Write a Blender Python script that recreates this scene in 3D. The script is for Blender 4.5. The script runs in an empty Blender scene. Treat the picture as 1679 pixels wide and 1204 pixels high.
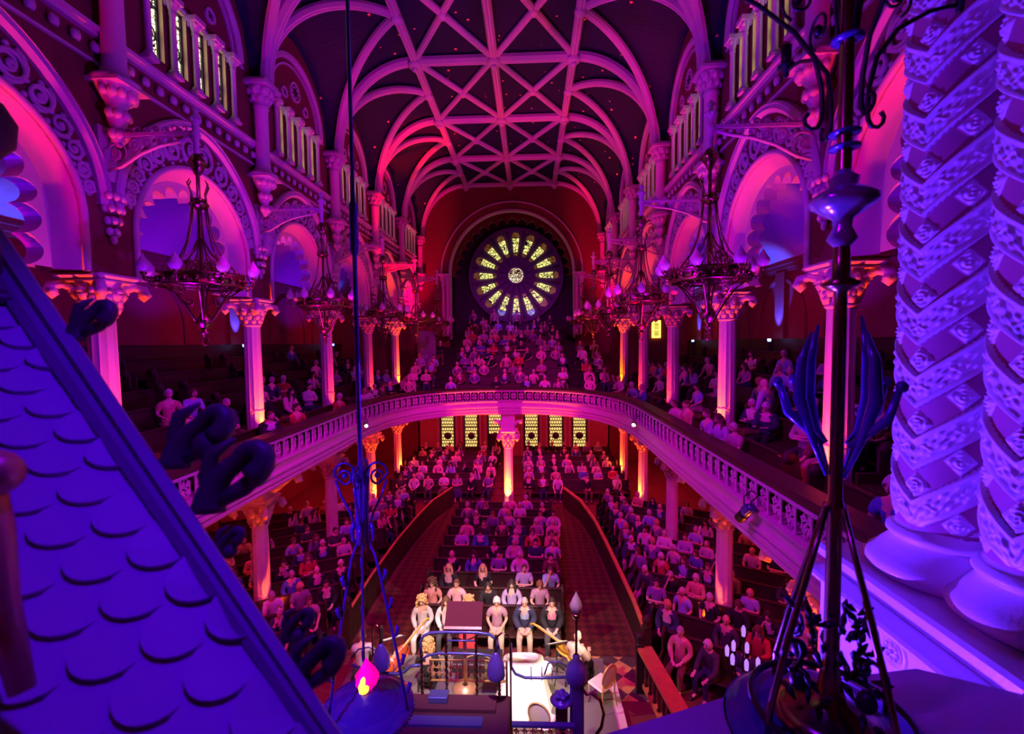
import bpy, math, random
import numpy as np
from mathutils import Vector, Matrix
random.seed(7)
PI = math.pi
sc = bpy.context.scene
col = sc.collection
V3 = Vector

# ------------------------------------------------------------------ camera
cd = bpy.data.cameras.new('camera'); cam = bpy.data.objects.new('camera', cd); col.objects.link(cam)
cd.sensor_width = 36; cd.lens = 16.15; cd.clip_start = 0.05; cd.clip_end = 200
_r = Vector((0.99914894, 0.03983692, -0.0106964)); _u = Vector((0.00857606, 0.05302115, 0.99855656)); _f = Vector((-0.04034655, 0.99779847, -0.05263438))
cm = Matrix(((_r.x, _u.x, -_f.x, 1.1812), (_r.y, _u.y, -_f.y, 0), (_r.z, _u.z, -_f.z, 7.75), (0, 0, 0, 1)))
cam.matrix_world = cm
cd.dof.use_dof = True; cd.dof.focus_distance = 11; cd.dof.aperture_fstop = 3.4
sc.camera = cam
sc.view_settings.view_transform = 'Standard'; sc.view_settings.look = 'None'; sc.view_settings.gamma = 1
sc.view_settings.use_curve_mapping = False
sc.view_settings.exposure = 0.9

w = bpy.data.worlds.new('world'); sc.world = w; w.use_nodes = True
w.node_tree.nodes['Background'].inputs[0].default_value = (0.30, 0.02, 0.45, 1)
w.node_tree.nodes['Background'].inputs[1].default_value = 0.05

# ------------------------------------------------------------------ lights
def spot(name, loc, to, color, power, size=60, blend=.6, radius=.05):
    l = bpy.data.lights.new(name, 'SPOT'); l.color = color; l.energy = power
    l.spot_size = math.radians(size); l.spot_blend = blend; l.shadow_soft_size = radius
    o = bpy.data.objects.new(name, l); col.objects.link(o); o.location = loc
    o.rotation_euler = (Vector(to) - Vector(loc)).to_track_quat('-Z', 'Y').to_euler()
    return o
def point(name, loc, color, power, radius=.1):
    l = bpy.data.lights.new(name, 'POINT'); l.color = color; l.energy = power; l.shadow_soft_size = radius
    o = bpy.data.objects.new(name, l); col.objects.link(o); o.location = loc
    return o
VIO = (0.20, 0.0, 1.0); PUR = (0.50, 0.0, 1.0); MAG = (1.0, 0.0, 0.72); RED = (1.0, 0.03, 0.01); ORG = (1.0, 0.09, 0.005); WARM = (1.0, 0.80, 0.50)
YK = [3.38, 7.66, 11.94, 16.38, 20.62, 24.86, 29.05]

# house wash: lamps high over the platform, above the view
spot('wash_far_balcony', (1.5, 4.0, 13.0), (0, 24, 6), MAG, 2600, 44, .7, .2)
spot('wash_nave_magenta', (-1.5, 4.0, 13.0), (0, 15, 0), MAG, 1500, 62, .8, .2)
spot('wash_fascia', (0, 6.5, 9.6 + 4), (0, 21.4, 4.8), (1, .015, .75), 2600, 40, .8, .2)
for s in (-1, 1):
    spot('wash_vault_near', (s * 4.75, 6.5, 5.9), (-s * 1.0, 13.0, 17.5), (.30, .0, 1), 640, 80, .8, .1)
    spot('wash_vault_mid', (s * 4.75, 11.0, 5.9), (-s * 1.5, 18.0, 17.5), (1, .0, .40), 620, 70, .8, .1)
    spot('wash_vault_far', (s * 4.6, 17.0, 5.9), (-s * 1.0, 25.0, 17.5), (1, .0, .28), 330, 70, .8, .1)
    spot('wash_arcade_violet', (-s * 4.6, 5.0, 5.9), (s * 6, 7.5, 11.5), (.24, 0, 1), 1150, 75, .8, .1)
    spot('wash_arcade_purple', (-s * 4.7, 11.5, 5.9), (s * 6, 14.0, 11.5), PUR, 420, 90, .8, .1)
    spot('wash_arcade_magenta', (-s * 4.6, 17.0, 5.9), (s * 6, 21.0, 11.0), (1, .0, .35), 330, 90, .8, .1)
    spot('wash_balcony_purple', (-s * 3.0, 4.0, 12.5), (s * 4.9, 10.5, 5.0), (.40, .0, 1), 900, 70, .8, .2)
    spot('wash_side_pews', (-s * 1.0, 5.0, 12.5), (s * 6.0, 13.0, .5), MAG, 700, 60, .8, .2)
spot('wash_ark_blue', (1.0, 2.5, 5.7), (3.0, 1.85, 7.8), (.09, .015, 1), 560, 75, .6, .02)
spot('wash_ark_fill', (0.6, 0.7, 8.6), (3.0, 1.85, 7.8), (.26, .0, .8), 22, 75, .6, .05)
spot('wash_roof_blue', (1.0, 0.6, 8.9), (0.5, 0.75, 7.4), (0.10, 0, 1), 34, 80, .8, .05)
spot('wash_ledge_blue', (1.2, 0.9, 7.9), (2.1, 1.2, 6.7), (0.10, 0, 1), 12, 75, .8, .05)
spot('wash_lamp_blue', (-1.2, 1.2, 7.6), (0.0, 3.2, 5.6), (0.22, 0.02, 1), 300, 60, .8, .05)
# concert light on the platform and the first rows
spot('platform_light_left', (-4.7, 7.6, 6.3), (0.0, 9.9, 0.7), WARM, 900, 40, .5, .08)
spot('platform_light_right', (4.5, 7.3, 5.0), (0.2, 10.3, 0.7), WARM, 900, 38, .5, .08)
spot('platform_light_front', (0.6, 3.0, 12.5), (0.1, 10.0, 0.5), (1, .78, .5), 3400, 26, .6, .1)
spot('ark_front_purple', (0.0, 4.0, 9.0), (0.2, 6.9, 2.2), (0.20, 0.02, 1), 700, 34, .7, .05)
# uplights at the columns
for k, y in enumerate(YK[:6]):
    for s in (-1, 1):
        e = (70, 90, 90, 40, 40, 160)[k]
        c = ((1, .03, .02), (1, .04, .03), (1, .05, .02), (1, .02, .12), (1, .02, .1), (1, .07, .01))[k]
        spot('column_uplight', (s * 5.62, y - .10, 5.1), (s * 6.15, y + .02, 7.6), (1, c[1] * 1.3, 0.0), e * 9, 50, .5, .04)
        spot('arch_uplight', (s * 5.72, y + .55, 5.1), (s * 6.3, y + 2.6, 11.0), (1, .0, .12), (4200, 3200, 2600, 1500, 1800, 3000)[k], 38, .6, .04)
        spot('ground_column_uplight', (s * 5.68, y - .15, .5), (s * 6.12, y - .02, 2.6), ORG, 900, 80, .5, .05)
spot('ground_column_uplight', (-0.05, 20.4, .45), (.12, 20.95, 2.6), ORG, 2200, 80, .5, .05)
spot('vault_red_left', (-4.6, 18.6, 6.2), (-4.3, 22.1, 16.6), (1, .0, .0), 5200, 24, .5, .1)
spot('vault_red_right', (4.7, 11.0, 6.2), (3.0, 16.5, 17.0), (1, .0, .06), 600, 40, .6, .1)
spot('vault_red_ridge', (0.0, 21.8, 6.0), (0.0, 21.5, 17.0), (1, .0, .03), 500, 50, .6, .1)
for y in (9.8, 18.35, 26.8):
    for s in (-1, 1):
        spot('aisle_uplight', (s * 10.5, y, 7.85), (s * 10.86, y, 9.4), (0.03, 0.08, 1), 900, 50, .7, .05)
for y in (5.5, 14, 22.7):
    for s in (-1, 1):
        spot('aisle_vault_wash', (s * 9.6, y, 7.6), (s * 9.0, y + .5, 12), (.13, 0, 1), 420, 130, .8, .1)
        spot('aisle_wall_red', (s * 8.0, y + 2, 9.3), (s * 11, y + 3, 8.6), (1, .02, .04), 60, 120, .8, .1)
for y in (8, 13.5, 19, 24):
    for s in (-1, 1):
        point('underbalcony_light', (s * 7.8, y, 4.0), (1, .02, .12), 45, .12)
for x in (-3.2, 3.2):
    point('underbalcony_light', (x, 24.8, 4.0), (1, .02, .14), 110, .12)
spot('rose_wall_blue', (0, 26.5, 9.8), (0.2, 33, 10.8), (.14, .02, 1), 110, 90, .8, .1)
spot('end_wall_red', (0, 20, 6), (0, 29, 14), (1, .0, .06), 90, 90, .8, .2)
spot('balcony_spot_left', (-4.62, 15.78, 4.95), (-4.86, 14.3, 4.9), (1, .8, .55), 60, 120, .6, .02)
spot('balcony_spot_right', (4.62, 15.4, 5.0), (4.86, 14.0, 4.9), (1, .8, .55), 60, 120, .6, .02)

# ------------------------------------------------------------------ materials
def mat(name, c, rough=.6, metal=0, var=.12, scale=6, bump=0, bscale=30, emit=None, estr=0, objcol=False, spec=.5):
    m = bpy.data.materials.new(name); m.use_nodes = True; nt = m.node_tree; b = nt.nodes['Principled BSDF']
    b.inputs['Roughness'].default_value = rough; b.inputs['Metallic'].default_value = metal
    b.inputs['Specular IOR Level'].default_value = spec
    tc = nt.nodes.new('ShaderNodeTexCoord')
    n = nt.nodes.new('ShaderNodeTexNoise'); n.inputs['Scale'].default_value = scale; n.inputs['Detail'].default_value = 3
    nt.links.new(tc.outputs['Object'], n.inputs['Vector'])
    mp = nt.nodes.new('ShaderNodeMapRange'); mp.inputs['To Min'].default_value = 1 - var; mp.inputs['To Max'].default_value = 1 + var
    nt.links.new(n.outputs['Fac'], mp.inputs['Value'])
    mx = nt.nodes.new('ShaderNodeVectorMath'); mx.operation = 'SCALE'
    if objcol:
        oi = nt.nodes.new('ShaderNodeObjectInfo'); nt.links.new(oi.outputs['Color'], mx.inputs[0])
    else:
        mx.inputs[0].default_value = c[:3]
    nt.links.new(mp.outputs[0], mx.inputs['Scale']); nt.links.new(mx.outputs[0], b.inputs['Base Color'])
    if bump:
        n2 = nt.nodes.new('ShaderNodeTexNoise'); n2.inputs['Scale'].default_value = bscale; n2.inputs['Detail'].default_value = 4
        nt.links.new(tc.outputs['Object'], n2.inputs['Vector'])
        bp = nt.nodes.new('ShaderNodeBump'); bp.inputs['Strength'].default_value = bump; bp.inputs['Distance'].default_value = .02
        nt.links.new(n2.outputs['Fac'], bp.inputs['Height']); nt.links.new(bp.outputs[0], b.inputs['Normal'])
    if emit:
        b.inputs['Emission Color'].default_value = (*emit, 1); b.inputs['Emission Strength'].default_value = estr
    return m
M_wall = mat('red_painted_plaster', (.19, .014, .035), .8, 0, .15, 2, .15, 60)
M_stone = mat('pale_plaster_moulding', (.60, .34, .54), .45, 0, .08, 4, .1, 50)
M_carve = mat('carved_plaster', (.60, .36, .52), .4, 0, .15, 20, .6, 60)
M_column = mat('pale_column_stone', (.66, .48, .58), .4, 0, .1, 8, .1, 90)
M_gilt = mat('gilded_bronze', (.80, .55, .20), .38, .5, .25, 12)
M_brass = mat('dark_brass', (.30, .20, .10), .25, 1, .3, 20)
M_iron = mat('black_iron', (.035, .028, .03), .4, .6, .2, 12)
M_wood = mat('dark_pew_wood', (.035, .011, .006), .6, 0, .35, 9)
M_rail = mat('handrail_wood', (.045, .012, .012), .5, 0, .3, 8)
M_orail = mat('honey_wood', (.50, .20, .06), .35, 0, .3, 10)
M_carpet = mat('red_carpet', (.16, .02, .03), .95, 0, .5, 30)
M_grey = mat('grey_stage_carpet', (.16, .15, .14), .95, 0, .15, 20)
M_cream = mat('cream_window_stone', (.85, .66, .30), .7, 0, .05, 5)
M_dark = mat('dark_bronze_frame', (.03, .025, .03), .5, .3, .1, 5)
M_ivory = mat('ivory_paint', (.75, .68, .62), .5, 0, .05, 8)
M_white = mat('white_cloth', (.85, .83, .8), .9, 0, .04, 5, .3, 12)
M_navy = None
M_cloth = mat('cloth', (1, 1, 1), .85, 0, .1, 25, .2, 80, objcol=True)
M_hair = mat('hair', (1, 1, 1), .6, 0, .25, 60, .6, 90, objcol=True)
M_skin = mat('skin', (1, 1, 1), .55, 0, .04, 20, objcol=True)
M_eye = mat('eye', (.03, .02, .02), .3)
M_lip = mat('lip', (.45, .14, .12), .5)
M_shoe = mat('shoe_leather', (.03, .025, .02), .4)
M_blue = mat('blue_lacquer', (.10, .11, .35), .3, .4, .1, 10)
M_black = mat('matt_black_plastic', (.02, .02, .022), .5)
M_paper = mat('white_paper', (.85, .85, .82), .8)
M_red = mat('red_velvet', (.09, .008, .02), .9, 0, .1, 10)
M_plum = mat('plum_velvet', (.07, .01, .03), .85, 0, .1, 10)
M_shade = mat('lacquered_bell_shade', (.10, .05, .42), .22, .35, .1, 10)
M_glassg = mat('frosted_glass', (.48, .38, .46), .3, 0, .1, 6)
M_lampon = mat('uplight_lens', (1, .8, .4), .3, emit=(1, .42, .10), estr=14)
M_spoton = mat('spot_lens', (1, 1, 1), .3, emit=(1, .8, .55), estr=60)
M_cyan = mat('pilaster_lens', (.5, .8, 1), .3, emit=(.1, .3, 1), estr=9)

def nodes_mat(name):
    m = bpy.data.materials.new(name); m.use_nodes = True
    return m, m.node_tree, m.node_tree.nodes['Principled BSDF']
# navy vault with gilt stars
M_navy, nt, b = nodes_mat('navy_vault_with_stars')
tc = nt.nodes.new('ShaderNodeTexCoord'); vo = nt.nodes.new('ShaderNodeTexVoronoi'); vo.inputs['Scale'].default_value = 2.0
nt.links.new(tc.outputs['Object'], vo.inputs['Vector'])
lt = nt.nodes.new('ShaderNodeMath'); lt.operation = 'LESS_THAN'; lt.inputs[1].default_value = .10
nt.links.new(vo.outputs['Distance'], lt.inputs[0])
mx = nt.nodes.new('ShaderNodeMix'); mx.data_type = 'RGBA'; mx.inputs['A'].default_value = (.008, .004, .04, 1); mx.inputs['B'].default_value = (1, .35, .15, 1)
nt.links.new(lt.outputs[0], mx.inputs['Factor']); nt.links.new(mx.outputs['Result'], b.inputs['Base Color']); b.inputs['Roughness'].default_value = .8
# patterned aisle carpet
def carpet(name, a, bb, scale):
    m, nt, b = nodes_mat(name); tc = nt.nodes.new('ShaderNodeTexCoord')
    ck = nt.nodes.new('ShaderNodeTexChecker'); ck.inputs['Scale'].default_value = scale
    ck.inputs['Color1'].default_value = (*a, 1); ck.inputs['Color2'].default_value = (*bb, 1)
    mp = nt.nodes.new('ShaderNodeMapping'); mp.inputs['Rotation'].default_value = (0, 0, PI / 4)
    nt.links.new(tc.outputs['Object'], mp.inputs['Vector']); nt.links.new(mp.outputs[0], ck.inputs['Vector'])
    n = nt.nodes.new('ShaderNodeTexVoronoi'); n.inputs['Scale'].default_value = scale * 1.7
    nt.links.new(tc.outputs['Object'], n.inputs['Vector'])
    mx = nt.nodes.new('ShaderNodeMix'); mx.data_type = 'RGBA'; mx.blend_type = 'MULTIPLY'; mx.inputs['Factor'].default_value = .7
    nt.links.new(ck.outputs['Color'], mx.inputs['A']); nt.links.new(n.outputs['Distance'], mx.inputs['B'])
    ad = nt.nodes.new('ShaderNodeMix'); ad.data_type = 'RGBA'; ad.inputs['Factor'].default_value = .45
    nt.links.new(mx.outputs['Result'], ad.inputs['A']); nt.links.new(ck.outputs['Color'], ad.inputs['B'])
    nt.links.new(ad.outputs['Result'], b.inputs['Base Color']); b.inputs['Roughness'].default_value = .8
    return m
M_aisle = carpet('patterned_aisle_tiles', (.15, .032, .015), (.08, .014, .010), 5.0)
M_tile = carpet('encaustic_tiles', (.75, .45, .12), (.10, .06, .05), 2.6)
M_plaid = carpet('plaid_cloth', (.6, .55, .55), (.03, .03, .06), 14)
# leaded stained glass, lit by daylight behind it
def glass(name, c1, c2, scale, strength, lead=.06):
    m, nt, b = nodes_mat(name); tc = nt.nodes.new('ShaderNodeTexCoord')
    v1 = nt.nodes.new('ShaderNodeTexVoronoi'); v1.inputs['Scale'].default_value = scale
    v2 = nt.nodes.new('ShaderNodeTexVoronoi'); v2.feature = 'DISTANCE_TO_EDGE'; v2.inputs['Scale'].default_value = scale
    nt.links.new(tc.outputs['Object'], v1.inputs['Vector']); nt.links.new(tc.outputs['Object'], v2.inputs['Vector'])
    mx = nt.nodes.new('ShaderNodeMix'); mx.data_type = 'RGBA'; mx.inputs['A'].default_value = (*c1, 1); mx.inputs['B'].default_value = (*c2, 1)
    nt.links.new(v1.outputs['Color'], mx.inputs['Factor'])
    gt = nt.nodes.new('ShaderNodeMath'); gt.operation = 'GREATER_THAN'; gt.inputs[1].default_value = lead
    nt.links.new(v2.outputs['Distance'], gt.inputs[0])
    ml = nt.nodes.new('ShaderNodeMath'); ml.operation = 'MULTIPLY'; ml.inputs[1].default_value = strength
    nt.links.new(gt.outputs[0], ml.inputs[0])
    nt.links.new(mx.outputs['Result'], b.inputs['Emission Color']); nt.links.new(ml.outputs[0], b.inputs['Emission Strength'])
    b.inputs['Base Color'].default_value = (.02, .02, .03, 1); b.inputs['Roughness'].default_value = .3
    return m
M_glass = glass('leaded_window_glass', (.62, .60, .30), (.95, .88, .50), 9, 1.3)
M_petal = glass('rose_window_glass', (.50, .55, .14), (.75, .62, .20), 4.0, .95)
M_petalblue = glass('rose_window_blue_glass', (.12, .08, .7), (.3, .4, .6), 6, .6)
M_petalred = glass('rose_window_amber_glass', (.22, .05, .02), (.30, .12, .03), 7, .35)
M_hub = glass('rose_hub_glass', (.5, .25, .08), (.9, .9, .6), 7, .9, .1)
# hexagon-like leading of the ground floor windows
m, nt, b = nodes_mat('hexagon_leaded_glass'); M_hex = m
tc = nt.nodes.new('ShaderNodeTexCoord'); mp = nt.nodes.new('ShaderNodeMapping'); mp.inputs['Scale'].default_value = (6.2, 1, 4.6)
nt.links.new(tc.outputs['Object'], mp.inputs['Vector'])
sx = nt.nodes.new('ShaderNodeSeparateXYZ'); nt.links.new(mp.outputs[0], sx.inputs[0])
def mth(op, a, bv=None, nt=nt):
    n = nt.nodes.new('ShaderNodeMath'); n.operation = op
    for i, q in enumerate((a, bv)):
        if q is None: continue
        if isinstance(q, (int, float)): n.inputs[i].default_value = q
        else: nt.links.new(q, n.inputs[i])
    return n.outputs[0]
fl = mth('FLOOR', sx.outputs['Z']); od = mth('MULTIPLY', mth('MODULO', fl, 2.0), .5)
fx = mth('SUBTRACT', mth('FRACT', mth('ADD', mth('ADD', sx.outputs['X'], 50), od)), .5)
fz = mth('SUBTRACT', mth('FRACT', sx.outputs['Z']), .5)
dd = mth('SQRT', mth('ADD', mth('MULTIPLY', fx, fx), mth('MULTIPLY', fz, fz)))
ins = mth('LESS_THAN', dd, .43)
st = mth('MULTIPLY', ins, .6)
nt.links.new(st, b.inputs['Emission Strength']); b.inputs['Emission Color'].default_value = (.95, .66, .20, 1); b.inputs['Base Color'].default_value = (.05, .02, .02, 1)

# ------------------------------------------------------------------ mesh builder
class MB:
    def __init__(s): s.v = []; s.f = []; s.m = []; s.s = []
    def add(s, vs, fs, mi=0, smooth=False):
        n = len(s.v); s.v += [tuple(p) for p in vs]
        s.f += [tuple(i + n for i in f) for f in fs]; s.m += [mi] * len(fs); s.s += [smooth] * len(fs)
    def box(s, x0, x1, y0, y1, z0, z1, mi=0, M=None):
        vs = [Vector((x, y, z)) for x in (x0, x1) for y in (y0, y1) for z in (z0, z1)]
        if M is not None: vs = [M @ p for p in vs]
        s.add(vs, [(0, 1, 3, 2), (4, 6, 7, 5), (0, 4, 5, 1), (2, 3, 7, 6), (0, 2, 6, 4), (1, 5, 7, 3)], mi)
    def bbox(s, x0, x1, y0, y1, z0, z1, b=.02, mi=0, M=None):
        # box with chamfered vertical and top edges
        def ring(i, z): return [(x0 + i, y0 + b, z), (x0 + b, y0 + i, z), (x1 - b, y0 + i, z), (x1 - i, y0 + b, z), (x1 - i, y1 - b, z), (x1 - b, y1 - i, z), (x0 + b, y1 - i, z), (x0 + i, y1 - b, z)]
        R = [ring(b, z0), ring(0, z0 + b), ring(0, z1 - b), ring(b, z1)]
        vs = [Vector(p) for r in R for p in r]
        if M is not None: vs = [M @ p for p in vs]
        fs = [(8 * a + i, 8 * a + (i + 1) % 8, 8 * a + 8 + (i + 1) % 8, 8 * a + 8 + i) for a in range(3) for i in range(8)]
        fs += [tuple(range(7, -1, -1)), tuple(range(24, 32))]
        s.add(vs, fs, mi)
    def lathe(s, prof, c=(0, 0, 0), seg=20, mi=0, M=None, smooth=True, flute=0, nf=0, a0=0, a1=2 * PI):
        full = abs(a1 - a0 - 2 * PI) < 1e-6; n = seg if full else seg + 1; vs = []
        for r, z in prof:
            for i in range(n):
                a = a0 + (a1 - a0) * i / seg
                rr = r * (1 - flute * (abs(math.sin(nf * a / 2)) ** .6 if nf else 0))
                vs.append(Vector((c[0] + rr * math.cos(a), c[1] + rr * math.sin(a), c[2] + z)))
        if M is not None: vs = [M @ p for p in vs]
        fs = []
        for j in range(len(prof) - 1):
            for i in range(seg):
                i2 = (i + 1) % n; fs.append((j * n + i, j * n + i2, (j + 1) * n + i2, (j + 1) * n + i))
        s.add(vs, fs, mi, smooth)
    def tube(s, pts, r, seg=8, mi=0, closed=False, cap=True, flat=1, smooth=True):
        P = [Vector(p) for p in pts]; n = len(P); rs = r if isinstance(r, (list, tuple)) else [r] * n
        T = []
        for i in range(n):
            a = P[(i - 1) % n] if (closed or i > 0) else P[i]; b_ = P[(i + 1) % n] if (closed or i < n - 1) else P[i]
            t = (b_ - a); t = t.normalized() if t.length > 1e-9 else Vector((0, 0, 1)); T.append(t)
        N = T[0].orthogonal().normalized(); vs = []
        for i in range(n):
            N = (N - T[i] * N.dot(T[i])); N = N.normalized() if N.length > 1e-6 else T[i].orthogonal().normalized()
            B = T[i].cross(N)
            for k in range(seg):
                a = 2 * PI * k / seg; vs.append(P[i] + (N * math.cos(a) + B * math.sin(a) * flat) * rs[i])
        fs = []
        for i in range(n if closed else n - 1):
            j = (i + 1) % n
            for k in range(seg): k2 = (k + 1) % seg; fs.append((i * seg + k, i * seg + k2, j * seg + k2, j * seg + k))
        if cap and not closed: fs += [tuple(range(seg - 1, -1, -1)), tuple(range((n - 1) * seg, n * seg))]
        s.add(vs, fs, mi, smooth)
    def blob(s, c, r, seg=10, rings=7, mi=0, M=None, fn=None):
        if not isinstance(r, (tuple, list)): r = (r, r, r)
        vs = []
        for j in range(rings + 1):
            ph = PI * j / rings
            for i in range(seg):
                a = 2 * PI * i / seg; d = Vector((math.sin(ph) * math.cos(a), math.sin(ph) * math.sin(a), math.cos(ph)))
                k = fn(d) if fn else 1
                vs.append(Vector((c[0] + d.x * r[0] * k, c[1] + d.y * r[1] * k, c[2] + d.z * r[2] * k)))
        if M is not None: vs = [M @ p for p in vs]
        fs = [(j * seg + i, (j + 1) * seg + i, (j + 1) * seg + (i + 1) % seg, j * seg + (i + 1) % seg) for j in range(rings) for i in range(seg)]
        s.add(vs, fs, mi, True)
    def sweep(s, path, B, prof, closed=False, mi=0, smooth=False):
        # planar path with constant binormal B; prof points (outward, along B); closed=False open path
        B = Vector(B); P = [Vector(p) for p in path]; n = len(P); m = len(prof); vs = []
        for i in range(n):
            a = P[i - 1] if (i > 0 or closed) else P[i]; c = P[(i + 1) % n] if (i < n - 1 or closed) else P[i]
            T = (c - a).normalized(); N = B.cross(T).normalized()
            t1 = (P[i] - a); t2 = (c - P[i]); k = 1
            if t1.length > 1e-6 and t2.length > 1e-6:
                cs = max(.3, math.sqrt(max(0, (1 + t1.normalized().dot(t2.normalized())) / 2))); k = 1 / cs
            for u, v in prof: vs.append(P[i] + N * u * k + B * v)
        fs = []
        for i in range(n if closed else n - 1):
            j = (i + 1) % n
            for q in range(m): q2 = (q + 1) % m; fs.append((i * m + q, i * m + q2, j * m + q2, j * m + q))
        if not closed: fs += [tuple(range(m - 1, -1, -1)), tuple(range((n - 1) * m, n * m))]
        s.add(vs, fs, mi, smooth)
    def quad(s, a, b_, c, d, mi=0): s.add([a, b_, c, d], [(0, 1, 2, 3)], mi)
    def merge(s, o, M=None, mi=None):
        vs = [M @ Vector(p) for p in o.v] if M is not None else o.v; n = len(s.v)
        s.v += [tuple(p) for p in vs]; s.f += [tuple(i + n for i in f) for f in o.f]
        s.m += o.m if mi is None else [mi] * len(o.f); s.s += o.s
    def mesh(s, name, mats):
        me = bpy.data.meshes.new(name); me.from_pydata([tuple(p) for p in s.v], [], s.f); me.validate(clean_customdata=False)
        if not isinstance(mats, (list, tuple)): mats = [mats]
        for q in mats: me.materials.append(q)
        if len(me.polygons) == len(s.f):
            me.polygons.foreach_set('material_index', s.m); me.polygons.foreach_set('use_smooth', s.s)
        me.update(); return me
    def obj(s, name, mats, parent=None, loc=None):
        o = bpy.data.objects.new(name, s.mesh(name, mats)); col.objects.link(o)
        if parent is not None: o.parent = parent
        if loc is not None: o.location = loc
        return o
def tag(o, label, cat, group=None, kind=None):
    if label: o['label'] = label
    if cat: o['category'] = cat
    if group: o['group'] = group
    if kind: o['kind'] = kind
    return o
def empty(name, loc=(0, 0, 0), rz=0, label=None, cat=None, group=None):
    o = bpy.data.objects.new(name, None); col.objects.link(o); o.location = loc; o.rotation_euler = (0, 0, rz); o.empty_display_size = .1
    return tag(o, label, cat, group)
def struct(name, mb, mats, label=None):
    o = mb.obj(name, mats); o['kind'] = 'structure'
    if label: o['label'] = label
    return o
KIDS = {}
def kids(o):
    return [c for c in bpy.data.objects if c.parent is o]
def copy_tree(o, parent=None, cache=None):
    c = o.copy(); col.objects.link(c)
    if parent is not None: c.parent = parent
    key = o.name
    if key not in KIDS: KIDS[key] = kids(o)
    for ch in KIDS[key]: copy_tree(ch, c)
    return c
ORD = ['first', 'second', 'third', 'fourth', 'fifth', 'sixth', 'seventh', 'eighth', 'ninth', 'tenth', 'eleventh', 'twelfth', 'thirteenth', 'fourteenth', 'fifteenth', 'sixteenth']
def arcpts(c, r, a0, a1, n, plane='yz', x=0, rz=None):
    out = []
    for i in range(n + 1):
        a = a0 + (a1 - a0) * i / n; out.append((x, c[0] + r * math.cos(a), c[1] + (rz or r) * math.sin(a)))
    return out
def spiral(turns, r0, r1, n, a0=0, sgn=1):
    return [((r0 + (r1 - r0) * i / n) * math.cos(a0 + sgn * 2 * PI * turns * i / n), (r0 + (r1 - r0) * i / n) * math.sin(a0 + sgn * 2 * PI * turns * i / n)) for i in range(n + 1)]
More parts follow.
